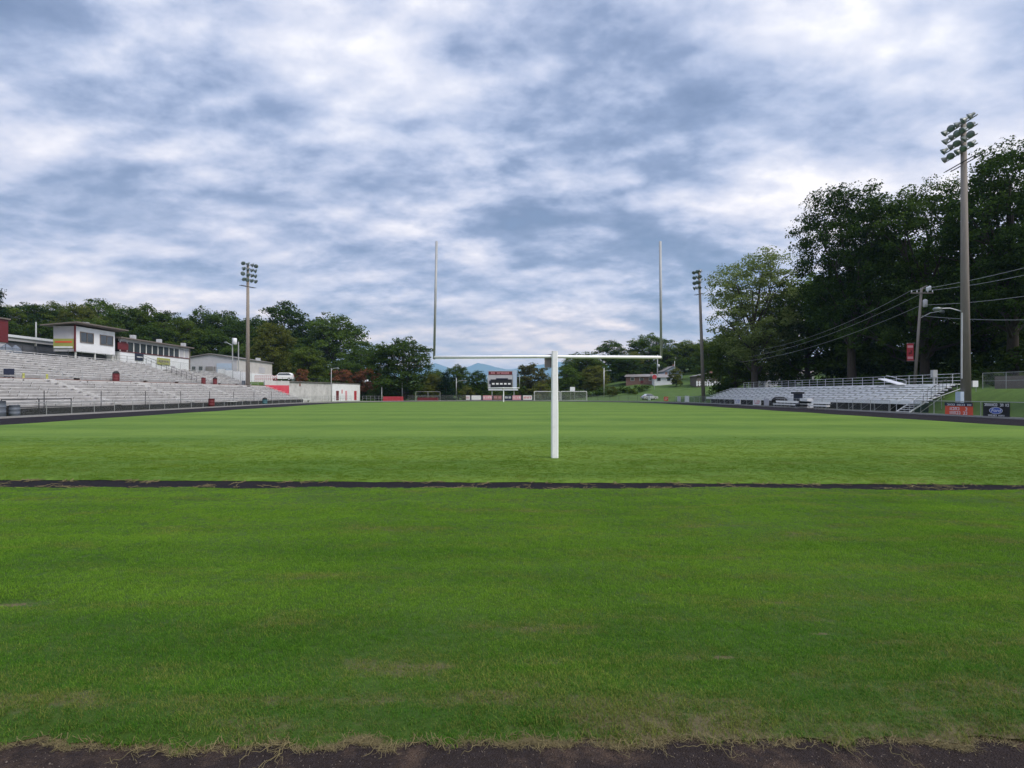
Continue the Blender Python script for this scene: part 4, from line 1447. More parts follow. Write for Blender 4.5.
# left twin pole with transformer and lamp arm
t = at(232.5, 338, 120)
e = empty('utility_pole', (t.x, t.y, 6.4), 'pair of thin dark poles carrying a white transformer behind the smaller upper grandstand', 'utility pole')
Hh2 = t.z - 6.4
MB().tube([(0, 0, -2), (0, 0, Hh2)], [.16, .13], 8).build('shaft', M['galv'], e)
MB().tube([(1.15, .3, -2), (1.15, .3, Hh2 - .8)], [.14, .12], 8).build('shaft', M['galv'], e)
MB().lathe([(.3, 0), (.42, .08), (.42, 1.25), (.3, 1.35)], (.55, -.1, Hh2 - 1.4), n=12).build('transformer', M['siding'], e, True)
a = MB().tube([(0, 0, Hh2 - 1.6), (-1.0, 0, Hh2 - 1.1)], .06, 6).build('lamp_arm', M['galv_light'], e)
MB().lathe([(.08, -.4), (.22, 0), (.1, .5)], (-1.35, 0, Hh2 - 1.0), (-1, 0, .1), 8).build('lamp_head', M['lamp'], a, True)
e, h = simple_pole(331.3, 368, 138, .0, .10, 'slim grey lamp post before the white block building', 'galv', 'lamp post', 'lamp_post')
arm(e, h + .1, 1.1)
e, h = simple_pole(36, 322, 100, 9, .14, 'bare grey pole before the forest, behind the low slate-grey building', 'galv', 'pole')
e, h = simple_pole(456.3, 378, 165, .1, .16, 'slim lamp post at the far end, left of the scoreboard', 'galv', 'lamp post', 'lamp_post')
arm(e, h - .6, 2.2)
e, h = simple_pole(604, 368, 172, 1.0, .14, 'slim lamp post behind the far soccer goals, by the yellow-green bush', 'galv_light', 'lamp post', 'lamp_post')
arm(e, h - .6, 1.4)
e, h = simple_pole(657.5, 355, 190, 4, .20, 'tall thin pole carrying a small transformer above the pale blue house', 'galv', 'utility pole', 'utility_pole')
MB().lathe([(.25, 0), (.35, .05), (.35, .9), (.2, 1.0)], (.35, -.1, h - 4.2), n=10).build('transformer', M['galv_light'], e, True)
e, h = simple_pole(674.6, 361, 185, 5, .13, 'thin dark pole beside the leaning light mast, among the trees', 'galv', 'pole')
e, h = simple_pole(381.8, 387, 150, .1, .10, 'short white post left of the long red mat', 'white_paint', 'post', 'post')
e, h = simple_pole(402.2, 382, 152, .1, .12, 'grey post between the long red mat and the dark red mat', 'galv', 'post', 'post')
sg = empty('red_sign', at(654.5, 384, 176), 'round red sign on a short post in front of the far houses', 'sign')
sg.location.z = ground_z(sg.location.x, 176)
zt = at(0, 377, 176).z - sg.location.z
MB().tube([(0, 0, -.2), (0, 0, zt)], .06, 6).build('post', M['galv'], sg)
MB().lathe([(.02, -.04), (.75, -.04), (.75, .04), (.02, .04)], (0, 0, zt), (0, -1, 0), 8).build('face', M['red'], sg)

# ------------------------------------------------------------------ far end
sb = empty('scoreboard', at(502.5, 400, 160), 'large scoreboard behind the far goalpost with maroon header and dark score panel', 'scoreboard')
sb.location.z = 0
S = 160 / F
def sq(x0, x1, y0, y1, d0, d1):       # px, py box on the scoreboard plane
    return ((x0 - 502.5) * S, (x1 - 502.5) * S, d0, d1, CH + (HY - y1) * S, CH + (HY - y0) * S)
MB().box(*sq(488.3, 512.5, 370.8, 389.0, 0, .5)).build('panel', M['siding_grey'], sb)
MB().box(*sq(488.6, 512.2, 371.4, 374.8, -.06, -.005)).build('header', M['maroon'], sb)
hd = [c for c in COL.objects if c.parent == sb][-1]
sc_ = MB().box(*sq(490.6, 512.0, 379.4, 388.4, -.06, -.005)).build('score_panel', M['black_banner'], sb)
dk = MB()
for k in range(5):
    dk.box(*sq(492 + k * 4.0, 494.6 + k * 4.0, 383.0, 384.6, -.09, -.062))
dk.build('digit_row', M['white_ink'], sc_)
MB().box(*sq(496, 508, 378.2, 380.1, -.06, -.005)).box(*sq(489.2, 490.8, 380.5, 384, -.06, -.005)).build('clock_panel', M['navy'], sb)
MB().box(*sq(513.0, 516.8, 370.2, 389.0, 0, .5)).build('side_panel', M['blue_siding'], sb)
MB().box(*sq(488.3, 518.0, 389.1, 390.4, 0, .5)).build('lower_panel', M['roof_white'], sb)
for px in (492, 514):
    MB().tube([((px - 502.5) * S, .3, -.2), ((px - 502.5) * S, .3, CH + (HY - 371) * S)], .15, 8).build('post', M['galv'], sb)
def letters(parent, x0, x1, z0, z1, yf, m, n, seed):
    rr = random.Random(seed)
    b = MB()
    st_ = (x1 - x0) / n
    for i in range(n):
        if rr.random() < .12:
            continue
        x = x0 + i * st_
        w_ = st_ * .72
        b.box(x, x + st_ * .22, yf - .03, yf, z0, z1)
        if rr.random() < .7:
            b.box(x, x + w_, yf - .031, yf - .001, z1 - (z1 - z0) * .24, z1)
        if rr.random() < .6:
            b.box(x + w_ - st_ * .22, x + w_, yf - .032, yf - .002, z0, z1)
    b.build('lettering', M[m], parent)
a_ = sq(491, 509.5, 372.3, 374.0, 0, 0)
letters(hd, a_[0], a_[1], a_[4], a_[5], -.062, 'pink_ink', 9, 3)

# soccer goals
def goal(px0, px1, Y, label):
    a, b_ = at(px0, 400.5, Y), at(px1, 400.5, Y)
    W = b_.x - a.x
    e = empty('soccer_goal', ((a.x + b_.x) / 2, Y, 0), label, 'soccer goal', 'soccer goals at the far end')
    h = W / 2
    MB().tube([(-h, 0, 0), (-h, 0, 2.44)], .07, 8).build('post', M['white_paint'], e)
    MB().tube([(h, 0, 0), (h, 0, 2.44)], .07, 8).build('post', M['white_paint'], e)
    MB().tube([(-h, 0, 2.44), (h, 0, 2.44)], .07, 8).build('crossbar', M['white_paint'], e)
    MB().tube([(-h, 0, 2.44), (-h, .9, 2.4), (-h, 2.0, 0), (h, 2.0, 0), (h, .9, 2.4), (h, 0, 2.44)], .03, 6).build('back_frame', M['white_paint'], e)
    MB().poly([(-h, .9, 2.4), (h, .9, 2.4), (h, 2, 0), (-h, 2, 0), (-h, 0, 2.42), (h, 0, 2.42), (-h, 0, 0), (h, 0, 0)],
              [(0, 1, 2, 3), (4, 5, 1, 0), (4, 0, 3, 6), (5, 7, 2, 1)]).build('net', M['net'], e)
goal(534.3, 559.8, 147, 'white soccer goal with net partly behind the near goalpost, left of its twin')
goal(561.0, 586.8, 146, 'white soccer goal with net, right of the near goalpost')
e = empty('portable_sign', at(572.5, 400, 150), 'small white box sign on posts above the right soccer goal', 'sign')
e.location.z = 0
zz = lambda py: CH + (HY - py) * 150 / F
MB().box(-.65, .65, -.1, .1, zz(391), zz(387)).build('panel', M['siding'], e)
for x in (-.5, .5):
    MB().tube([(x, 0, -.1), (x, 0, zz(390.8))], .05, 6).build('post', M['galv'], e)

# far fence with banners
rail('far_fence', [(-24, 149.5, .0), (-6, 153, 0), (12, 153, 0), (30, 147, 0), (38, 140, 0)], 1.45, 3.0, 'long dark fence closing the far end of the field', 'fence', 1, wire='chain', m='dark_steel')
hdg = MB().prism((-7.5, 153.6), (10, 153.6), 0, .3, -.05, 1.15)
tag(hdg.build('wind_screen', M['navy']), 'dark wind screen along the far fence behind the banners', 'wind screen')
fb_specs = [(466, 470, 'white_paint', 'pink_ink', 'narrow white banner, farthest left on the far fence'), (471.5, 481, 'white_paint', None, 'plain white banner on the far fence left of the scoreboard'),
            (483, 492, 'pink_ink', 'white_ink', 'pink banner with white letters below the scoreboard edge'), (493.5, 502, 'brick', 'pink_ink', 'dull red banner directly beside the far goalpost'),
            (504.5, 511.5, 'navy', 'white_ink', 'dark banner with a white line right of the far goalpost'), (512.5, 521, 'pink_ink', 'white_ink', 'pink and white banner below the right end of the scoreboard'),
            (523, 532, 'white_paint', 'red_ink', 'white banner with red letters left of the soccer goals')]
for k, (x0, x1, m_, ink, lb) in enumerate(fb_specs):
    a, b_ = at(x0, 0, 152.4), at(x1, 0, 152.4)
    e = empty('far_banner', ((a.x + b_.x) / 2, 152.4, 0), lb, 'banner')
    h = (b_.x - a.x) / 2
    MB().box(-h, h, -.02, .02, .15, 1.35).build('cloth', M[m_], e)
    if ink:
        letters(e, -h * .85, h * .9, .5, 1.05, -.025, ink, 5, k)

# red mats far left
def mat_pad(px0, px1, Y, h, m_, label):
    a, b_ = at(px0, 0, Y), at(px1, 0, Y)
    e = empty('landing_mat', ((a.x + b_.x) / 2, Y, -.04), label, 'mat', 'landing mats')
    w_ = (b_.x - a.x) / 2
    MB().box(-w_, w_, -1.5, 1.5, 0, h * .48).build('lower_pad', M[m_], e)
    MB().box(-w_ * .98, w_ * .98, -1.45, 1.45, h * .49, h).build('upper_pad', M[m_], e)
mat_pad(384, 402.5, 143.5, 1.15, 'red', 'long bright red landing mat at the far left end')
mat_pad(418, 438, 147.5, .85, 'maroon', 'dark red landing mat left of the lamp post at the far end')
rail('white_far_railing', [(-22, 151.2, 0), (-15.4, 151.2, 0)], 2.4, 3.2, 'thin white rail frame above the dark red mat', 'railing', 2, m='white_paint')
rail('low_white_railing', [(-36.9, 152.8, 0), (-30.8, 150.5, 0)], 1.2, 1.4, 'low pale railing between the white block building and the red mat', 'railing', 2, m='white_paint')

# ------------------------------------------------------------------ houses
def house(name, X, Y, W, D, H, label, wall, roof, rz=0.0, rh=1.6, gable='x', windows=3, door=True, zoff=0.0, trim='white_paint'):
    e = empty(name, (X, Y, ground_z(X, Y) + zoff), label, 'house', None, rz)
    hw, hd = W / 2, D / 2
    MB().box(-hw, hw, -hd, hd, -1.0, H).build('wall', M[wall], e)
    ov_ = .5
    r = MB()
    if gable == 'x':        # ridge along x
        r.poly([(-hw - ov_, -hd - ov_, H - .1), (hw + ov_, -hd - ov_, H - .1), (hw + ov_, 0, H + rh), (-hw - ov_, 0, H + rh), (hw + ov_, hd + ov_, H - .1), (-hw - ov_, hd + ov_, H - .1)],
               [(0, 1, 2, 3), (3, 2, 4, 5), (0, 3, 5), (1, 4, 2), (0, 5, 4, 1)])
    else:
        r.poly([(-hw - ov_, -hd - ov_, H - .1), (-hw - ov_, hd + ov_, H - .1), (0, hd + ov_, H + rh), (0, -hd - ov_, H + rh), (hw + ov_, hd + ov_, H - .1), (hw + ov_, -hd - ov_, H - .1)],
               [(0, 3, 2, 1), (3, 5, 4, 2), (0, 1, 4, 5)])
        MB().poly([(-hw, -hd - .02, H - .05), (hw, -hd - .02, H - .05), (0, -hd - .02, H + rh * .93)], [(0, 1, 2)]).build('gable', M[wall], e)
    ro = r.build('roof', M[roof], e)
    MB().box(hw * .3, hw * .3 + .7, -.3, .4, H + rh * .4, H + rh + .7).build('chimney', M['brick'], ro)
    for k in range(windows):
        x = -hw + W * (k + .5) / windows + (W / windows * .22 if door else 0)
        f_ = MB().box(x - .65, x + .65, -hd - .06, -hd - .01, .95, 2.15).build('window', M[trim], e)
        MB().box(x - .55, x + .55, -hd - .09, -hd - .062, 1.05, 2.05).build('pane', M['glass'], f_)
    if door:
        d_ = MB().box(-.5 - hw * .12, .5 - hw * .12, -hd - .06, -hd - .01, .1, 2.15).build('door', M['maroon'], e)
        MB().box(.25 - hw * .12, .33 - hw * .12, -hd - .1, -hd - .062, 1.0, 1.15).build('handle', M['galv'], d_)
    return e

house('ranch_house', 53, 198, 12.5, 8, 2.5, 'long low brick and white ranch house, leftmost of the houses at the far right', 'brick', 'roof_grey', math.radians(-20), .9, windows=4)
house('ranch_house', 57, 191, 6.5, 7, 2.3, 'white walled wing of a house between the brick house and the blue house', 'siding', 'roof_grey', math.radians(-8), 1.1, windows=2, door=False)
house('cottage', 63.4, 203, 6.4, 8, 3.0, 'pale blue house with a gable facing the field and one dark window', 'blue_siding', 'roof_grey', 0, 1.9, 'y', windows=1, door=False)
hc = house('shed_house', 66.4, 176, 8.0, 6, 3.0, 'dark open-fronted shed with a white picket front by the leaning light mast', 'roof_brown', 'roof_grey', 0, .9, 'y', windows=0, door=False, zoff=-.3)
pk = MB()
for k in range(16):
    pk.box(-4.3 + k * .8, -4.3 + k * .8 + .42, -3.5, -3.42, -.2, 1.35)
pk.box(-4.3, 8.6, -3.41, -3.37, .2, .35).box(-4.3, 8.6, -3.41, -3.37, .9, 1.05)
pk.build('picket_front', M['siding'], hc)
MB().box(-1.2, .2, -3.2, -3.05, .9, 2.6).build('door', M['siding_grey'], hc)
house('ranch_house', -50, 205, 10, 8, 2.6, 'brick house with a pale roof half hidden behind the rust coloured shrubs', 'brick', 'siding_grey', math.radians(15), 1.4, windows=2, zoff=2.2)
house('cottage', -41.0, 185, 8, 7, 2.6, 'small brick house with a whitish roof right of the rust coloured shrubs', 'brick', 'roof_white', math.radians(35), 1.3, windows=2, zoff=2.3)
house('cottage', -61, 165, 5, 4, 2.2, 'small white shed under the olive tree above the parked car', 'siding', 'roof_white', 0, .5, windows=0, door=True, zoff=1.2)
house('cottage', 78, 150, 12, 7, 2.6, 'grey-brown house glimpsed behind the far end of the right grandstand railing', 'siding_grey', 'roof_brown', math.radians(-10), 1.2, windows=3, zoff=.2)

# ------------------------------------------------------------------ trees
def leaf_cloud(centres, radii, n_clump, n_leaf, clump_r, leaf, seed, flat=.75, jitter=.5):
    r = np.random.default_rng(seed)
    pts, nor = [], []
    tot = sum(x ** 2 for x in radii)
    for c, R in zip(centres, radii):
        k = max(4, int(n_clump * R * R / tot))
        d = r.normal(size=(k, 3))
        d /= np.linalg.norm(d, axis=1)[:, None]
        d[:, 2] = np.where(d[:, 2] < -.45, -d[:, 2] * .6, d[:, 2])
        rad = R * (1 - np.abs(r.normal(0, .22, k)).clip(0, .75)) * r.uniform(.9, 1.18, k)
        cc = np.array(c) + d * rad[:, None] * np.array([1, 1, flat])
        for q, dd in zip(cc, d):
            m = int(n_leaf * r.uniform(.45, 1.4))
            cr = clump_r * r.uniform(.6, 1.35)
            o = r.normal(size=(m, 3)); o /= np.maximum(1, np.linalg.norm(o, axis=1) / 1.7)[:, None]; o = o * np.array([1, 1, .6]) * cr * .5
            pts.append(q + o)
            nn = r.normal(size=(m, 3)) * jitter + dd * .5 + np.array([0, 0, .5])
            nor.append(nn)
    P = np.concatenate(pts)
    Nn = np.concatenate(nor)
    Nn /= np.linalg.norm(Nn, axis=1)[:, None]
    t = r.normal(size=P.shape)
    u = np.cross(Nn, t)
    u /= np.linalg.norm(u, axis=1)[:, None]
    v = np.cross(Nn, u)
    s = leaf * r.uniform(.6, 1.3, len(P))[:, None]
    u, v = u * s * .5, v * s * .36
    V = np.stack([P - u, P - v * 1.0 + u * .1, P + u, P + v * 1.0 - u * .1], 1).reshape(-1, 3)
    Fc = np.arange(len(V)).reshape(-1, 4)
    return V, Fc


def make_tree(seed, H=20.0, spread=.36, trunk_h=.22, lobes=16, n_clump=420, n_leaf=34, leaf=.42, clump_r=1.0, m='leaf_dark', bark='bark', shape='round', loose=1.0, flat=.75):
    """returns (trunk mesh, crown mesh), both with the origin at the foot"""
    rr = random.Random(seed)
    tr = MB()
    top = Vector((rr.uniform(-.5, .5), rr.uniform(-.5, .5), H * .72))
    r0 = H * .022
    tr.tube([(0, 0, -.6), (0, 0, 0), top * .35 + Vector((.15, .1, 0)), top * .7, top], [r0 * 1.5, r0 * 1.15, r0 * .85, r0 * .5, r0 * .15], 9)
    cs, rs_ = [], []
    for i in range(lobes):
        a = i * 2.399 + rr.uniform(-.4, .4)
        t = (i + .5) / lobes
        if shape == 'round':
            zf = trunk_h + .12 + (1 - trunk_h - .20) * t
            env = math.sqrt(max(.05, 1 - ((t - .42) / .68) ** 2))
        elif shape == 'vase':
            zf = trunk_h + .1 + (1 - trunk_h - .2) * t
            env = .45 + .6 * t if t < .8 else .75
        else:   # tall
            zf = trunk_h + (1 - trunk_h - .08) * t
            env = math.sqrt(max(.08, 1 - ((t - .35) / .75) ** 2))
        rad = spread * H * env * rr.uniform(.35, .85) * (0.3 if i == lobes - 1 else 1)
        c = Vector((rad * math.cos(a), rad * math.sin(a), zf * H))
        R = H * rr.uniform(.115, .19) * (.9 if t > .8 else 1) * (spread / .36) ** .5
        cs.append(tuple(c))
        rs_.append(R)
        # limb
        s = Vector((0, 0, H * max(trunk_h * .8, zf * .55)))
        s.x, s.y = top.x * s.z / top.z, top.y * s.z / top.z
        mid = s.lerp(c, .5) + Vector((0, 0, -H * .02))
        tr.tube([s, mid, c], [r0 * .42, r0 * .26, r0 * .08], 6, False)
        for k in range(3):
            d = Vector((rr.uniform(-1, 1), rr.uniform(-1, 1), rr.uniform(-.1, 1))).normalized() * R * .8
            tr.tube([mid.lerp(c, .5), c + d], [r0 * .16, r0 * .04], 4, False)
    V, Fc = leaf_cloud(cs, rs_, n_clump, n_leaf, clump_r * loose, leaf, seed, flat if flat != .75 else .88)
    return tr.mesh('trunk', M[bark], True), array_mesh('crown', V, Fc, M[m])


def make_conifer(seed, H=16.0, base=.26, n=9000, leaf=.4, m='leaf_conifer'):
    r = np.random.default_rng(seed)
    tr = MB().tube([(0, 0, -.5), (0, 0, H * .95)], [H * .02, H * .003], 8)
    k = int(n / 30)
    z = 1 - np.sqrt(r.uniform(0, 1, k))
    z = .04 + .95 * z
    a = r.uniform(0, 2 * np.pi, k)
    R = base * H * (1 - z) ** .8 * (.75 + .3 * np.sin(z * 40 + a)) + .15
    R *= r.uniform(.55, 1.0, k)
    C = np.stack([R * np.cos(a), R * np.sin(a), z * H - R * .18], 1)
    P = (C[:, None, :] + r.normal(size=(k, 30, 3)) * np.array([.5, .5, .28])).reshape(-1, 3)
    Nn = r.normal(size=P.shape) * .5 + np.array([0, 0, .6])
    Nn /= np.linalg.norm(Nn, axis=1)[:, None]
    u = np.cross(Nn, r.normal(size=P.shape)); u /= np.linalg.norm(u, axis=1)[:, None]
    v = np.cross(Nn, u)
    s = leaf * r.uniform(.6, 1.3, len(P))[:, None]
    u, v = u * s * .5, v * s * .25
    V = np.stack([P - u, P - v, P + u, P + v], 1).reshape(-1, 3)
    return tr.mesh('trunk', M['bark'], True), array_mesh('crown', V, np.arange(len(V)).reshape(-1, 4), M[m])


T = {
    'oak': make_tree(3, 26, .34, .16, 24, 1050, 62, .31, 1.15, 'leaf_dark', shape='round'),
    'oak2': make_tree(8, 26, .36, .14, 26, 1050, 62, .31, 1.15, 'leaf_dark', shape='tall'),
    'pale': make_tree(21, 24, .36, .08, 22, 720, 44, .34, 1.1, 'leaf_pale', 'bark', shape='vase', loose=1.1),
    'mid': make_tree(31, 18, .36, .0, 24, 620, 36, .42, 1.15, 'leaf_mid'),
    'dense': make_tree(44, 18, .38, .0, 26, 660, 36, .42, 1.15, 'leaf_dark'),
    'dense2': make_tree(47, 18, .33, .02, 22, 560, 36, .42, 1.1, 'leaf_dark', shape='tall'),
    'olive': make_tree(52, 16, .38, .04, 20, 480, 38, .42, 1.1, 'leaf_olive'),
    'rust': make_tree(61, 6, .75, .0, 12, 160, 34, .34, .75, 'leaf_rust', flat=.6),
    'brown': make_tree(67, 14, .38, .0, 22, 420, 34, .42, 1.0, 'leaf_brown'),
    'bush': make_tree(71, 5, .8, .0, 12, 140, 34, .34, .7, 'leaf_mid', flat=.6),
    'obush': make_tree(75, 8, .42, .0, 12, 180, 34, .38, .8, 'leaf_olive'),
    'conifer': make_conifer(81, 14, .24, 9000),
}
TH = {'oak': 26, 'oak2': 26, 'pale': 24, 'mid': 18, 'dense': 18, 'dense2': 18, 'olive': 16, 'rust': 6, 'brown': 14, 'bush': 5, 'obush': 8, 'conifer': 14}
CR = {}
for k_, (a_, b_) in T.items():
    co = np.empty(len(b_.vertices) * 3, dtype=np.float32)
    b_.vertices.foreach_get('co', co)
    co = co.reshape(-1, 3)
    CR[k_] = (float(np.percentile(np.abs(co[:, 0]), 98)), float(np.percentile(co[:, 2], 99.7)))


def tree(kind, px, py_top, Y, label, width=None, name=None, cat='tree', group=None, rz=None, sink=0.0):
    """place a tree so that its top stands at the photograph's height from the camera"""
    p = at(px, py_top, Y)
    gz = ground_z(p.x, p.y) - sink
    sz = (p.z - gz) / CR[kind][1]
    sx = sz if width is None else (width * Y / F / 2) / CR[kind][0]
    sx = min(sx, sz * 1.45)
    nm = name or {'conifer': 'conifer_tree', 'bush': 'bush', 'rust': 'shrub', 'obush': 'bush'}.get(kind, 'broadleaf_tree')
    e = empty(nm, (p.x, p.y, gz), label, cat, group, random.uniform(0, 6.28) if rz is None else rz)
    e.scale = (sx, sx, sz)
    for n_, me in zip(('trunk', 'crown'), T[kind]):
        o = bpy.data.objects.new(n_, me)
        COL.objects.link(o)
        o.parent = e
    return e


# right: the big trees behind the grandstand
tree('pale', 755, 251, 112, 'tall pale green loose tree left of the big dark trees', 90, rz=.4)
tree('oak', 852, 192, 92, 'huge dark green oak right of the pale loose tree', 118, rz=1.2)
tree('oak2', 925, 186, 84, 'big oak with a lighter crown behind the utility pole', 128, rz=2.2)
tree('oak', 1012, 150, 74, 'tallest dark oak at the right border behind the light mast', 150, rz=3.9)
tree('oak2', 1095, 130, 62, 'dark oak just beyond the right border', 150, rz=.3)
tree('dense', 985, 250, 90, 'shaded dark tree filling in behind the light mast', 120)
tree('dense2', 885, 240, 104, 'shaded dark tree between the two biggest oaks', 120)
tree('dense', 808, 275, 112, 'dark tree below the left shoulder of the huge oak', 90)
tree('mid', 735, 330, 128, 'mid green tree at the foot of the pale loose tree', 60)
tree('olive', 783, 322, 126, 'yellowish green tree under the right side of the pale loose tree', 44)
tree('dense', 850, 300, 120, 'dark low tree deep in the shade behind the walkway railing', 120)
tree('dense2', 930, 290, 110, 'dark low tree deep in the shade behind the utility pole', 130)
tree('dense', 1010, 280, 100, 'dark low tree deep in the shade behind the right light mast', 140)
# right of centre
tree('dense', 650, 335, 232, 'dark round tree behind the near right upright', 46)
tree('dense2', 612, 341, 240, 'dark uneven tree standing above the crossbar', 44)
tree('mid', 684, 341, 230, 'mid green tree left of the leaning light mast', 52)
tree('mid', 716, 338, 190, 'green tree right of the leaning light mast', 54)
tree('dense2', 700, 352, 215, 'dark green tree directly behind the leaning light mast', 40)
tree('dense', 628, 356, 205, 'dark tree just above the long brick house', 50)
tree('dense2', 660, 362, 208, 'dark tree above the pale blue house', 46)
tree('obush', 676, 367, 180, 'yellow-green small tree between the blue house and the shed', 13)
tree('olive', 632, 352, 225, 'yellowish green tree between the two dark trees above the right half of the crossbar', 36)
tree('mid', 668, 347, 226, 'mid green tree just right of the dark round tree', 36)
tree('dense', 690, 346, 235, 'dark green tree at the back, left of the leaning light mast', 40)
tree('mid', 702, 344, 228, 'green tree at the back, exactly behind the leaning light mast head line', 38)
tree('dense', 620, 362, 230, 'dark low tree filling the gap above the brick house', 36)
tree('mid', 640, 366, 226, 'low mid green tree behind the roof of the brick house', 34)
tree('dense2', 592, 358, 222, 'dark tree behind the yellow-green one at the soccer goals', 30)
tree('mid', 574, 362, 210, 'mid green tree between the near post and the soccer goal sign', 28)
tree('mid', 585, 353, 205, 'green tree right of the near post below the crossbar', 52)
tree('olive', 596, 366, 182, 'yellow-green tree behind the right soccer goal', 34)
tree('dense2', 566, 365, 178, 'dark gappy tree immediately right of the near post', 26)
tree('obush', 612, 386, 170, 'low olive bush right of the soccer goals', 34)
tree('bush', 632, 389, 172, 'low green bush by the road under the brick house', 26)
tree('mid', 745, 362, 150, 'low green tree behind the far end of the right grandstand', 44)
# centre
tree('dense', 404, 339, 158, 'large dark round tree, the biggest left of the crossbar', 62, rz=1.0)
tree('dense2', 378, 345, 172, 'dark tree at the left shoulder of the big round tree', 34)
tree('olive', 431, 374, 160, 'small olive tree with reddish left side, before the mountains', 28)
tree('conifer', 446, 371, 158, 'narrow dark conifer right of the olive tree', 17)
tree('mid', 458.5, 365, 172, 'rounded green tree directly behind the far lamp post', 25)
tree('dense2', 477, 371, 162, 'dark tree left of the scoreboard', 22)
tree('mid', 436, 370, 215, 'distant green tree peeping over the small olive tree', 26)
tree('obush', 467, 386, 158, 'small yellow-green bush left of the scoreboard', 14)
tree('brown', 532, 364, 172, 'browning tree right of the scoreboard', 32)
tree('obush', 540, 382, 164, 'low yellow-green bush before the browning tree', 30)
tree('mid', 521, 377, 190, 'mid green tree behind the left edge of the browning one', 26)
tree('dense', 486, 382, 185, 'dark tree low behind the left edge of the scoreboard', 24)
tree('bush', 519, 384, 165, 'low green bush hugging the right side of the scoreboard', 16)
tree('bush', 498, 391, 166, 'low dark bush beneath the scoreboard', 30)
tree('dense2', 553, 377, 200, 'small distant dark tree left of the near post', 20)
# left of centre
tree('dense', 333, 315, 205, 'dark big tree with a ragged right side, above the white block building', 66)
tree('dense2', 362, 347, 190, 'dark lower tree right of the ragged big tree', 40)
tree('dense2', 283, 303, 215, 'highest dark tree on the left ridge, right of the brown light mast', 56)
tree('dense', 258, 318, 225, 'dark tree on the ridge right behind the brown light mast', 50)
tree('olive', 271, 323, 150, 'olive yellow tree right of the brown light mast', 42)
tree('mid', 308, 348, 165, 'rounded mid green tree above the red painted wall', 40)
tree('rust', 301, 369, 152, 'small rust-brown shrub beside the parked white car', 17, cat='shrub')
tree('rust', 344, 370, 165, 'rust-brown shrub, left one of the wide rusty row', 30, cat='shrub')
tree('rust', 366, 369, 168, 'rust-brown shrub, right one of the wide rusty row', 32, cat='shrub')
tree('dense', 345, 360, 178, 'dark tree low behind the rusty shrubs', 40)
tree('bush', 378, 388, 157, 'low green bush between the white block building and the red mat', 22)
tree('bush', 405, 385, 166, 'dark green undergrowth bush below the biggest round tree', 34)
tree('obush', 425, 386, 156, 'low brownish bush above the dark red mat', 26)
# left ridge
ridge = [(6, 306, 165, 'mid', 46, 'green tree at the left border above the red booth'),
         (30, 304, 175, 'dense', 50, 'dark tree above the bare grey pole'),
         (55, 303, 180, 'mid', 50, 'green tree above the left tip of the press box roof'),
         (80, 305, 170, 'olive', 44, 'yellowish tree right above the press box'),
         (100, 300, 185, 'dense2', 48, 'dark tree above the right half of the press box'),
         (122, 306, 180, 'dense', 44, 'dark tree above the gap between the two press boxes'),
         (145, 305, 185, 'mid', 46, 'mid green tree above the left part of the longer press box'),
         (166, 312, 180, 'dense2', 42, 'dark tree above the middle of the longer press box'),
         (180, 318, 165, 'mid', 44, 'light green tree above the right end of the longer press box'),
         (205, 309, 195, 'dense', 44, 'dark tree above the left gable of the pale metal building'),
         (226, 312, 195, 'dense2', 42, 'dark tree above the twin poles'),
         (240, 320, 185, 'dense', 42, 'dark tree left of the brown light mast'),
         (210, 330, 172, 'dense', 46, 'dark lower tree close behind the pale metal building roof'),
         (152, 325, 160, 'dense', 46, 'dark lower tree close behind the longer press box roof'),
         (40, 322, 150, 'dense2', 50, 'dark lower tree close behind the slate-grey building'),
         (105, 318, 155, 'mid', 44, 'mid green lower tree close behind the press box'),
         (75, 320, 162, 'dense', 44, 'dark lower tree behind the roof vent of the press box'),
         (10, 322, 145, 'dense', 40, 'dark lower tree close behind the red booth'),
         (310, 325, 215, 'dense', 50, 'dark tree between the highest ridge tree and the ragged big tree'),
         (240, 345, 165, 'dense', 50, 'shaded tree behind the right wall of the pale metal building'),
         (300, 345, 190, 'dense2', 50, 'shaded dark tree behind the rounded mid green tree'),
         (-25, 305, 165, 'dense', 60, 'dark tree just beyond the left border')]
for px, py, Y, k_, w_, lb in ridge:
    tree(k_, px, py, Y, lb, w_, group='trees on the wooded ridge at the left')
tree('conifer', -3, 288, 118, 'dark pine at the left border rising over the other trees', 26)

# continuous low undergrowth under the trees: nobody could count it
def undergrowth(name, spots, m, label, leaf=.45, seed=5):
    rr = random.Random(seed)
    cs, rs_ = [], []
    for (x0, y0, x1, y1, n, r_, h) in spots:
        for i in range(n):
            t = (i + rr.random()) / n
            x, y = x0 + (x1 - x0) * t + rr.uniform(-1.5, 1.5), y0 + (y1 - y0) * t + rr.uniform(-1.5, 1.5)
            cs.append((x, y, ground_z(x, y) + h * rr.uniform(.2, .6)))
            rs_.append(r_ * rr.uniform(.7, 1.3))
    V, Fc = leaf_cloud(cs, rs_, 26 * len(cs), 30, .9, leaf, seed, .8)
    o = bpy.data.objects.new(name, array_mesh(name, V, Fc, M[m]))
    COL.objects.link(o)
    tag(o, label, 'undergrowth', kind='stuff')

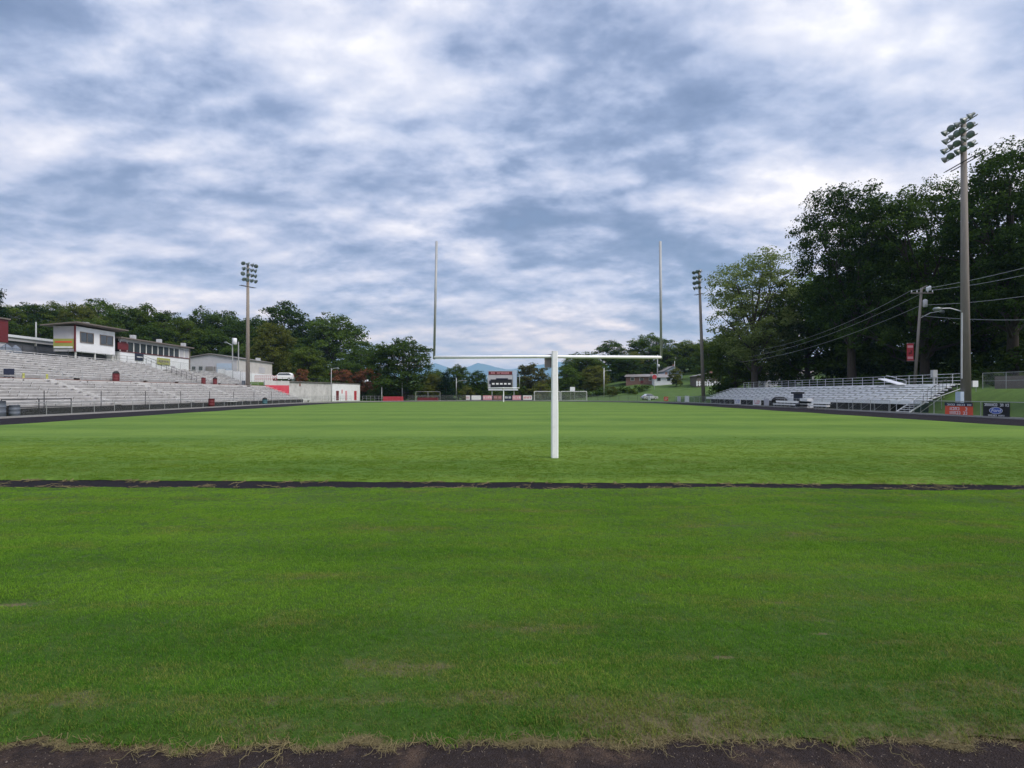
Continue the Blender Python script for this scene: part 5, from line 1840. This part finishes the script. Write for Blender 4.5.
undergrowth('undergrowth', [(-36, 165, 20, 172, 26, 1.8, 2.2), (-36, 185, 20, 200, 20, 3.0, 5.0), (20, 178, 48, 176, 12, 1.6, 1.6)], 'leaf_dark', 'dark low undergrowth behind the far fence')
undergrowth('hillside_undergrowth', [(-90, 100, -80, 180, 34, 3.2, 4.5), (-78, 178, -42, 215, 22, 3.2, 4.0), (-62, 150, -40, 168, 12, 1.6, 1.8)], 'leaf_dark', 'dark undergrowth on the wooded slope at the left', seed=6)
undergrowth('shade_undergrowth', [(76, 40, 80, 130, 34, 3.2, 4.0), (68, 48, 70, 120, 24, 2.4, 3.2), (90, 40, 96, 150, 30, 4.0, 9.0), (84, 35, 88, 60, 10, 3.5, 8.0), (60, 122, 62, 112, 5, 2.0, 2.5), (74, 205, 110, 160, 20, 3.5, 5), (30, 232, 90, 215, 26, 4, 7), (51, 122, 60, 150, 14, 1.8, 2.6), (58, 60, 60, 118, 22, 1.4, 1.8)], 'leaf_dark', 'dark undergrowth in the shade of the oaks at the right', seed=7)


# ------------------------------------------------------------------ mountains
def mountain(name, X0, X1, Y, prof, depth, label, seed):
    """prof: list of (X, height): a ridge with real depth"""
    n = 160
    V = []
    mats = 14
    px_ = [p[0] for p in prof]
    ph_ = [p[1] for p in prof]
    for j in range(mats + 1):
        v = j / mats * 2 - 1
        for i in range(n + 1):
            x = X0 + (X1 - X0) * i / n
            h = float(np.interp(x, px_, ph_))
            fall = max(0, 1 - abs(v)) ** .8
            k = h * fall + 110 * (1 - abs(v)) * abs(v) * 4 * mnoise.noise(Vector((x * .002, v * 3, seed))) + 30 * fall * mnoise.noise(Vector((x * .006, v * 9, seed)))
            V.append((x, Y + v * depth, k - 40 * (1 - fall)))
    n1 = n + 1
    Fc = [(j * n1 + i, j * n1 + i + 1, (j + 1) * n1 + i + 1, (j + 1) * n1 + i) for j in range(mats) for i in range(n)]
    o = MB().poly(V, Fc).build(name, M['forest_far'], None, True)
    tag(o, label, 'mountain', kind='structure')

M['forest_far'] = mat('forested_slope', (.035, .06, .03), .95, var=.4, scale=.002)
MY = 14000
def mp(px, py):
    p = at(px, py, MY)
    return (p.x, p.z)
mountain('mountains', -6000, 7200, MY, [(-6000, 540)] + [mp(x, y) for x, y in ((380, 372), (425, 367), (436, 363), (450, 368), (463, 369), (478, 362.5), (489, 365), (500, 368.5), (512, 369.5), (530, 366), (545, 364), (560, 362), (580, 361.5), (600, 364), (640, 368), (700, 372))] + [(7200, 540)], 2900, 'blue distant mountain range on the horizon', 3)

# ------------------------------------------------------------------ haze
hz_ = MB().box(-16500, 16500, -950, 17500, -120, 900).build('haze', None or M['dark'])
hm = bpy.data.materials.new('haze_air')
hm.use_nodes = True
nt = hm.node_tree
for n in list(nt.nodes):
    nt.nodes.remove(n)
pv = nt.nodes.new('ShaderNodeVolumePrincipled')
pv.inputs['Color'].default_value = (.45, .71, 1.0, 1)
pv.inputs['Density'].default_value = .000085
pv.inputs['Anisotropy'].default_value = .2
ov_ = nt.nodes.new('ShaderNodeOutputMaterial')
nt.links.new(pv.outputs[0], ov_.inputs['Volume'])
hz_.data.materials.clear()
hz_.data.materials.append(hm)
tag(hz_, 'thin blue haze of the air over the whole place', 'haze', kind='stuff')

# ------------------------------------------------------------------ camera
cam = bpy.data.cameras.new('camera')
co = bpy.data.objects.new('camera', cam)
COL.objects.link(co)
co.location = (0, 0, CH)
co.rotation_euler = (math.radians(90), 0, 0)
cam.sensor_width = 36
cam.lens = F / 1024 * 36
cam.shift_x = (512 - VX) / 1024
cam.shift_y = (HY - 384) / 1024
cam.clip_end = 60000
cam.clip_start = .05
SC.camera = co

# ------------------------------------------------------------------ light
SUN_EL, SUN_AZ = 48, 124           # azimuth measured from +Y towards +X
sun = bpy.data.lights.new('sun', 'SUN')
sun.energy = 1.9
sun.angle = math.radians(28)
sun.color = (1, .93, .82)
so = bpy.data.objects.new('sun', sun)
COL.objects.link(so)
sd = Vector((math.sin(math.radians(SUN_AZ)) * math.cos(math.radians(SUN_EL)), math.cos(math.radians(SUN_AZ)) * math.cos(math.radians(SUN_EL)), math.sin(math.radians(SUN_EL))))
so.rotation_euler = sd.to_track_quat('Z', 'Y').to_euler()

w = bpy.data.worlds.new('World')
SC.world = w
w.use_nodes = True
nt = w.node_tree
N, L = nt.nodes, nt.links
bg = N['Background']
bg.inputs['Strength'].default_value = .1
sky = N.new('ShaderNodeTexSky')
sky.sky_type = 'NISHITA'
sky.sun_disc = False
sky.sun_elevation = math.radians(SUN_EL)
sky.sun_rotation = math.radians(SUN_AZ)
tc = N.new('ShaderNodeTexCoord')
nrm = N.new('ShaderNodeVectorMath'); nrm.operation = 'NORMALIZE'
L.new(tc.outputs['Generated'], nrm.inputs[0])
D = nrm.outputs[0]
sep = N.new('ShaderNodeSeparateXYZ')
L.new(D, sep.inputs[0])


def MT(op, a, b=None, c=None, clamp=False):
    q = N.new('ShaderNodeMath')
    q.operation = op
    q.use_clamp = clamp
    for i, v in enumerate((a, b, c)):
        if v is None:
            continue
        if isinstance(v, (int, float)):
            q.inputs[i].default_value = v
        else:
            L.new(v, q.inputs[i])
    return q.outputs[0]

def RG(v, a, b, c=0., d=1., smooth=False):
    r = N.new('ShaderNodeMapRange')
    if smooth:
        r.interpolation_type = 'SMOOTHSTEP'
    for k, x in (('From Min', a), ('From Max', b), ('To Min', c), ('To Max', d)):
        r.inputs[k].default_value = x
    L.new(v, r.inputs[0])
    return r.outputs[0]

zc = MT('ADD', MT('MAXIMUM', sep.outputs[2], 0.0), .30)
cmb = N.new('ShaderNodeCombineXYZ')
L.new(MT('DIVIDE', sep.outputs[0], zc), cmb.inputs[0])
L.new(MT('DIVIDE', sep.outputs[1], zc), cmb.inputs[1])

def NZ(scale, detail, rough, off_=(0, 0, 0), sc=(1, 1, 1), dist=0.0):
    mp_ = N.new('ShaderNodeMapping')
    mp_.inputs['Location'].default_value = off_
    mp_.inputs['Scale'].default_value = sc
    L.new(cmb.outputs[0], mp_.inputs[0])
    n = N.new('ShaderNodeTexNoise')
    n.inputs['Scale'].default_value = scale
    n.inputs['Detail'].default_value = detail
    n.inputs['Roughness'].default_value = rough
    n.inputs['Distortion'].default_value = dist
    L.new(mp_.outputs[0], n.inputs[0])
    return n.outputs[0]

n1 = NZ(1.9, 5, .5, (3.1, 1.7, 0), (.8, 1.2, 1), .2)
n2 = NZ(4.3, 11, .53, (7, 2, 4), (.85, 1.1, 1), .12)
n2b = NZ(4.3, 11, .53, (7.01, 1.93, 4), (.85, 1.1, 1), .12)
n3 = NZ(.7, 3, .5, (1, 9, 2), (1, 1, 1), .2)
n4 = NZ(12, 9, .55, (2, 5, 8), (.8, 1.1, 1), .3)
n4b = NZ(12, 9, .55, (2.0, 4.96, 8), (.8, 1.1, 1), .3)
# where the thick and the thin cloud stand (directions of the sky)
def blob(px, py, r, amt, zs=1.8):
    d = Vector(((px - VX) / F, 1, (HY - py) / F)).normalized()
    s = N.new('ShaderNodeVectorMath'); s.operation = 'SUBTRACT'
    L.new(D, s.inputs[0]); s.inputs[1].default_value = d
    m_ = N.new('ShaderNodeVectorMath'); m_.operation = 'MULTIPLY'
    L.new(s.outputs[0], m_.inputs[0]); m_.inputs[1].default_value = (1, 1, zs)
    ln = N.new('ShaderNodeVectorMath'); ln.operation = 'LENGTH'
    L.new(m_.outputs[0], ln.inputs[0])
    wob = MT('ADD', ln.outputs['Value'], MT('MULTIPLY', MT('SUBTRACT', n2, .5), r * 1.3))
    return RG(wob, 0, r, amt, 0, True)

BL = [(30, 30, .30, -.30), (640, 250, .30, -.30), (500, 225, .2, -.22), (440, 190, .2, -.16), (380, 150, .2, .1), (60, 260, .3, .14), (720, 300, .2, -.18), (900, 330, .2, -.1),
      (310, 55, .13, .28), (400, 70, .11, .24), (545, 65, .06, .30), (700, 45, .13, .26), (850, 30, .22, .20), (940, 60, .16, .20), (960, 190, .25, .28),
      (780, 195, .22, .22), (690, 215, .12, .14), (570, 235, .10, .18), (480, 260, .10, .15), (240, 225, .10, .16), (95, 190, .10, .12),
      (190, 300, .25, .08), (545, 325, .30, .20), (430, 20, .15, -.12), (590, 110, .25, -.14), (640, 150, .2, -.10), (800, 110, .2, -.04), (260, 150, .2, -.05), (110, 145, .05, -.2)]
acc = MT('ADD', MT('MULTIPLY', RG(n1, .3, .7, 0, 1, True), .34), MT('MULTIPLY', RG(n2, .34, .66, 0, 1, True), .18))
acc = MT('ADD', acc, MT('MULTIPLY', n3, .30))
acc = MT('ADD', acc, MT('MULTIPLY', MT('SUBTRACT', n2, n2b), .85))          # the side of each billow that faces the sun
acc = MT('ADD', acc, MT('MULTIPLY', MT('SUBTRACT', n4, n4b), .28))
acc = MT('ADD', acc, MT('MULTIPLY', n4, .16))
for b_ in BL:
    acc = MT('ADD', acc, blob(b_[0], b_[1], b_[2], b_[3] * (.66 if b_[3] > 0 else .72)))
acc = MT('ADD', acc, RG(sep.outputs[2], .0, .22, .16, 0))          # paler towards the horizon
acc = MT('ADD', acc, .07)
cr = N.new('ShaderNodeValToRGB')
L.new(acc, cr.inputs[0])
el = cr.color_ramp.elements
def C10(c):
    return (*[((x / 255) / 12.92 if x / 255 <= .04045 else ((x / 255 + .055) / 1.055) ** 2.4) for x in c], 1)
el[0].position = .12; el[0].color = C10((108, 123, 154))
el[1].position = .98; el[1].color = C10((247, 245, 247))
for p_, c_ in ((.34, (134, 149, 180)), (.50, (164, 175, 202)), (.64, (189, 196, 217)), (.80, (216, 218, 230))):
    q = el.new(p_)
    q.color = C10(c_)
# warm, slightly lilac veil near the horizon
veil = N.new('ShaderNodeMix'); veil.data_type = 'RGBA'; veil.blend_type = 'MULTIPLY'
L.new(RG(sep.outputs[2], .03, .42, .95, 0.12), veil.inputs[0])
L.new(cr.outputs[0], veil.inputs[6])
veil.inputs[7].default_value = (1.13, .99, .91, 1)
low = N.new('ShaderNodeMix'); low.data_type = 'RGBA'; low.blend_type = 'MULTIPLY'
L.new(RG(sep.outputs[2], .03, .17, 1, 0), low.inputs[0])
L.new(veil.outputs[2], low.inputs[6])
low.inputs[7].default_value = (1.30, 1.06, .84, 1)
# unseen sky overhead brightened on purpose, as extra fill on the scene
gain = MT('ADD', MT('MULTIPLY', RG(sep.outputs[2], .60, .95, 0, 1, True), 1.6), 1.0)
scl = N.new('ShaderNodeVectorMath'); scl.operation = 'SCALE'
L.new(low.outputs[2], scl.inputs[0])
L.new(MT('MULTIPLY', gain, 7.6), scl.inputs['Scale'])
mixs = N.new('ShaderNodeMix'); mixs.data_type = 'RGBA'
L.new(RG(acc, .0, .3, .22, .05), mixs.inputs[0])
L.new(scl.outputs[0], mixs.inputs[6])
skm = N.new('ShaderNodeVectorMath'); skm.operation = 'SCALE'
skm.inputs['Scale'].default_value = 1.0
L.new(sky.outputs[0], skm.inputs[0])
L.new(skm.outputs[0], mixs.inputs[7])
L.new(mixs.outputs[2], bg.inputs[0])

vs = SC.view_settings
vs.view_transform = 'Standard'
vs.look = 'None'
vs.exposure = .75
vs.gamma = 1
vs.use_curve_mapping = False
SC.cycles.transparent_max_bounces = 32
SC.cycles.max_bounces = 6
SC.cycles.volume_bounces = 1
SC.cycles.use_denoising = True
for o in list(COL.objects):
    if '_done' in o.keys():
        del o['_done']
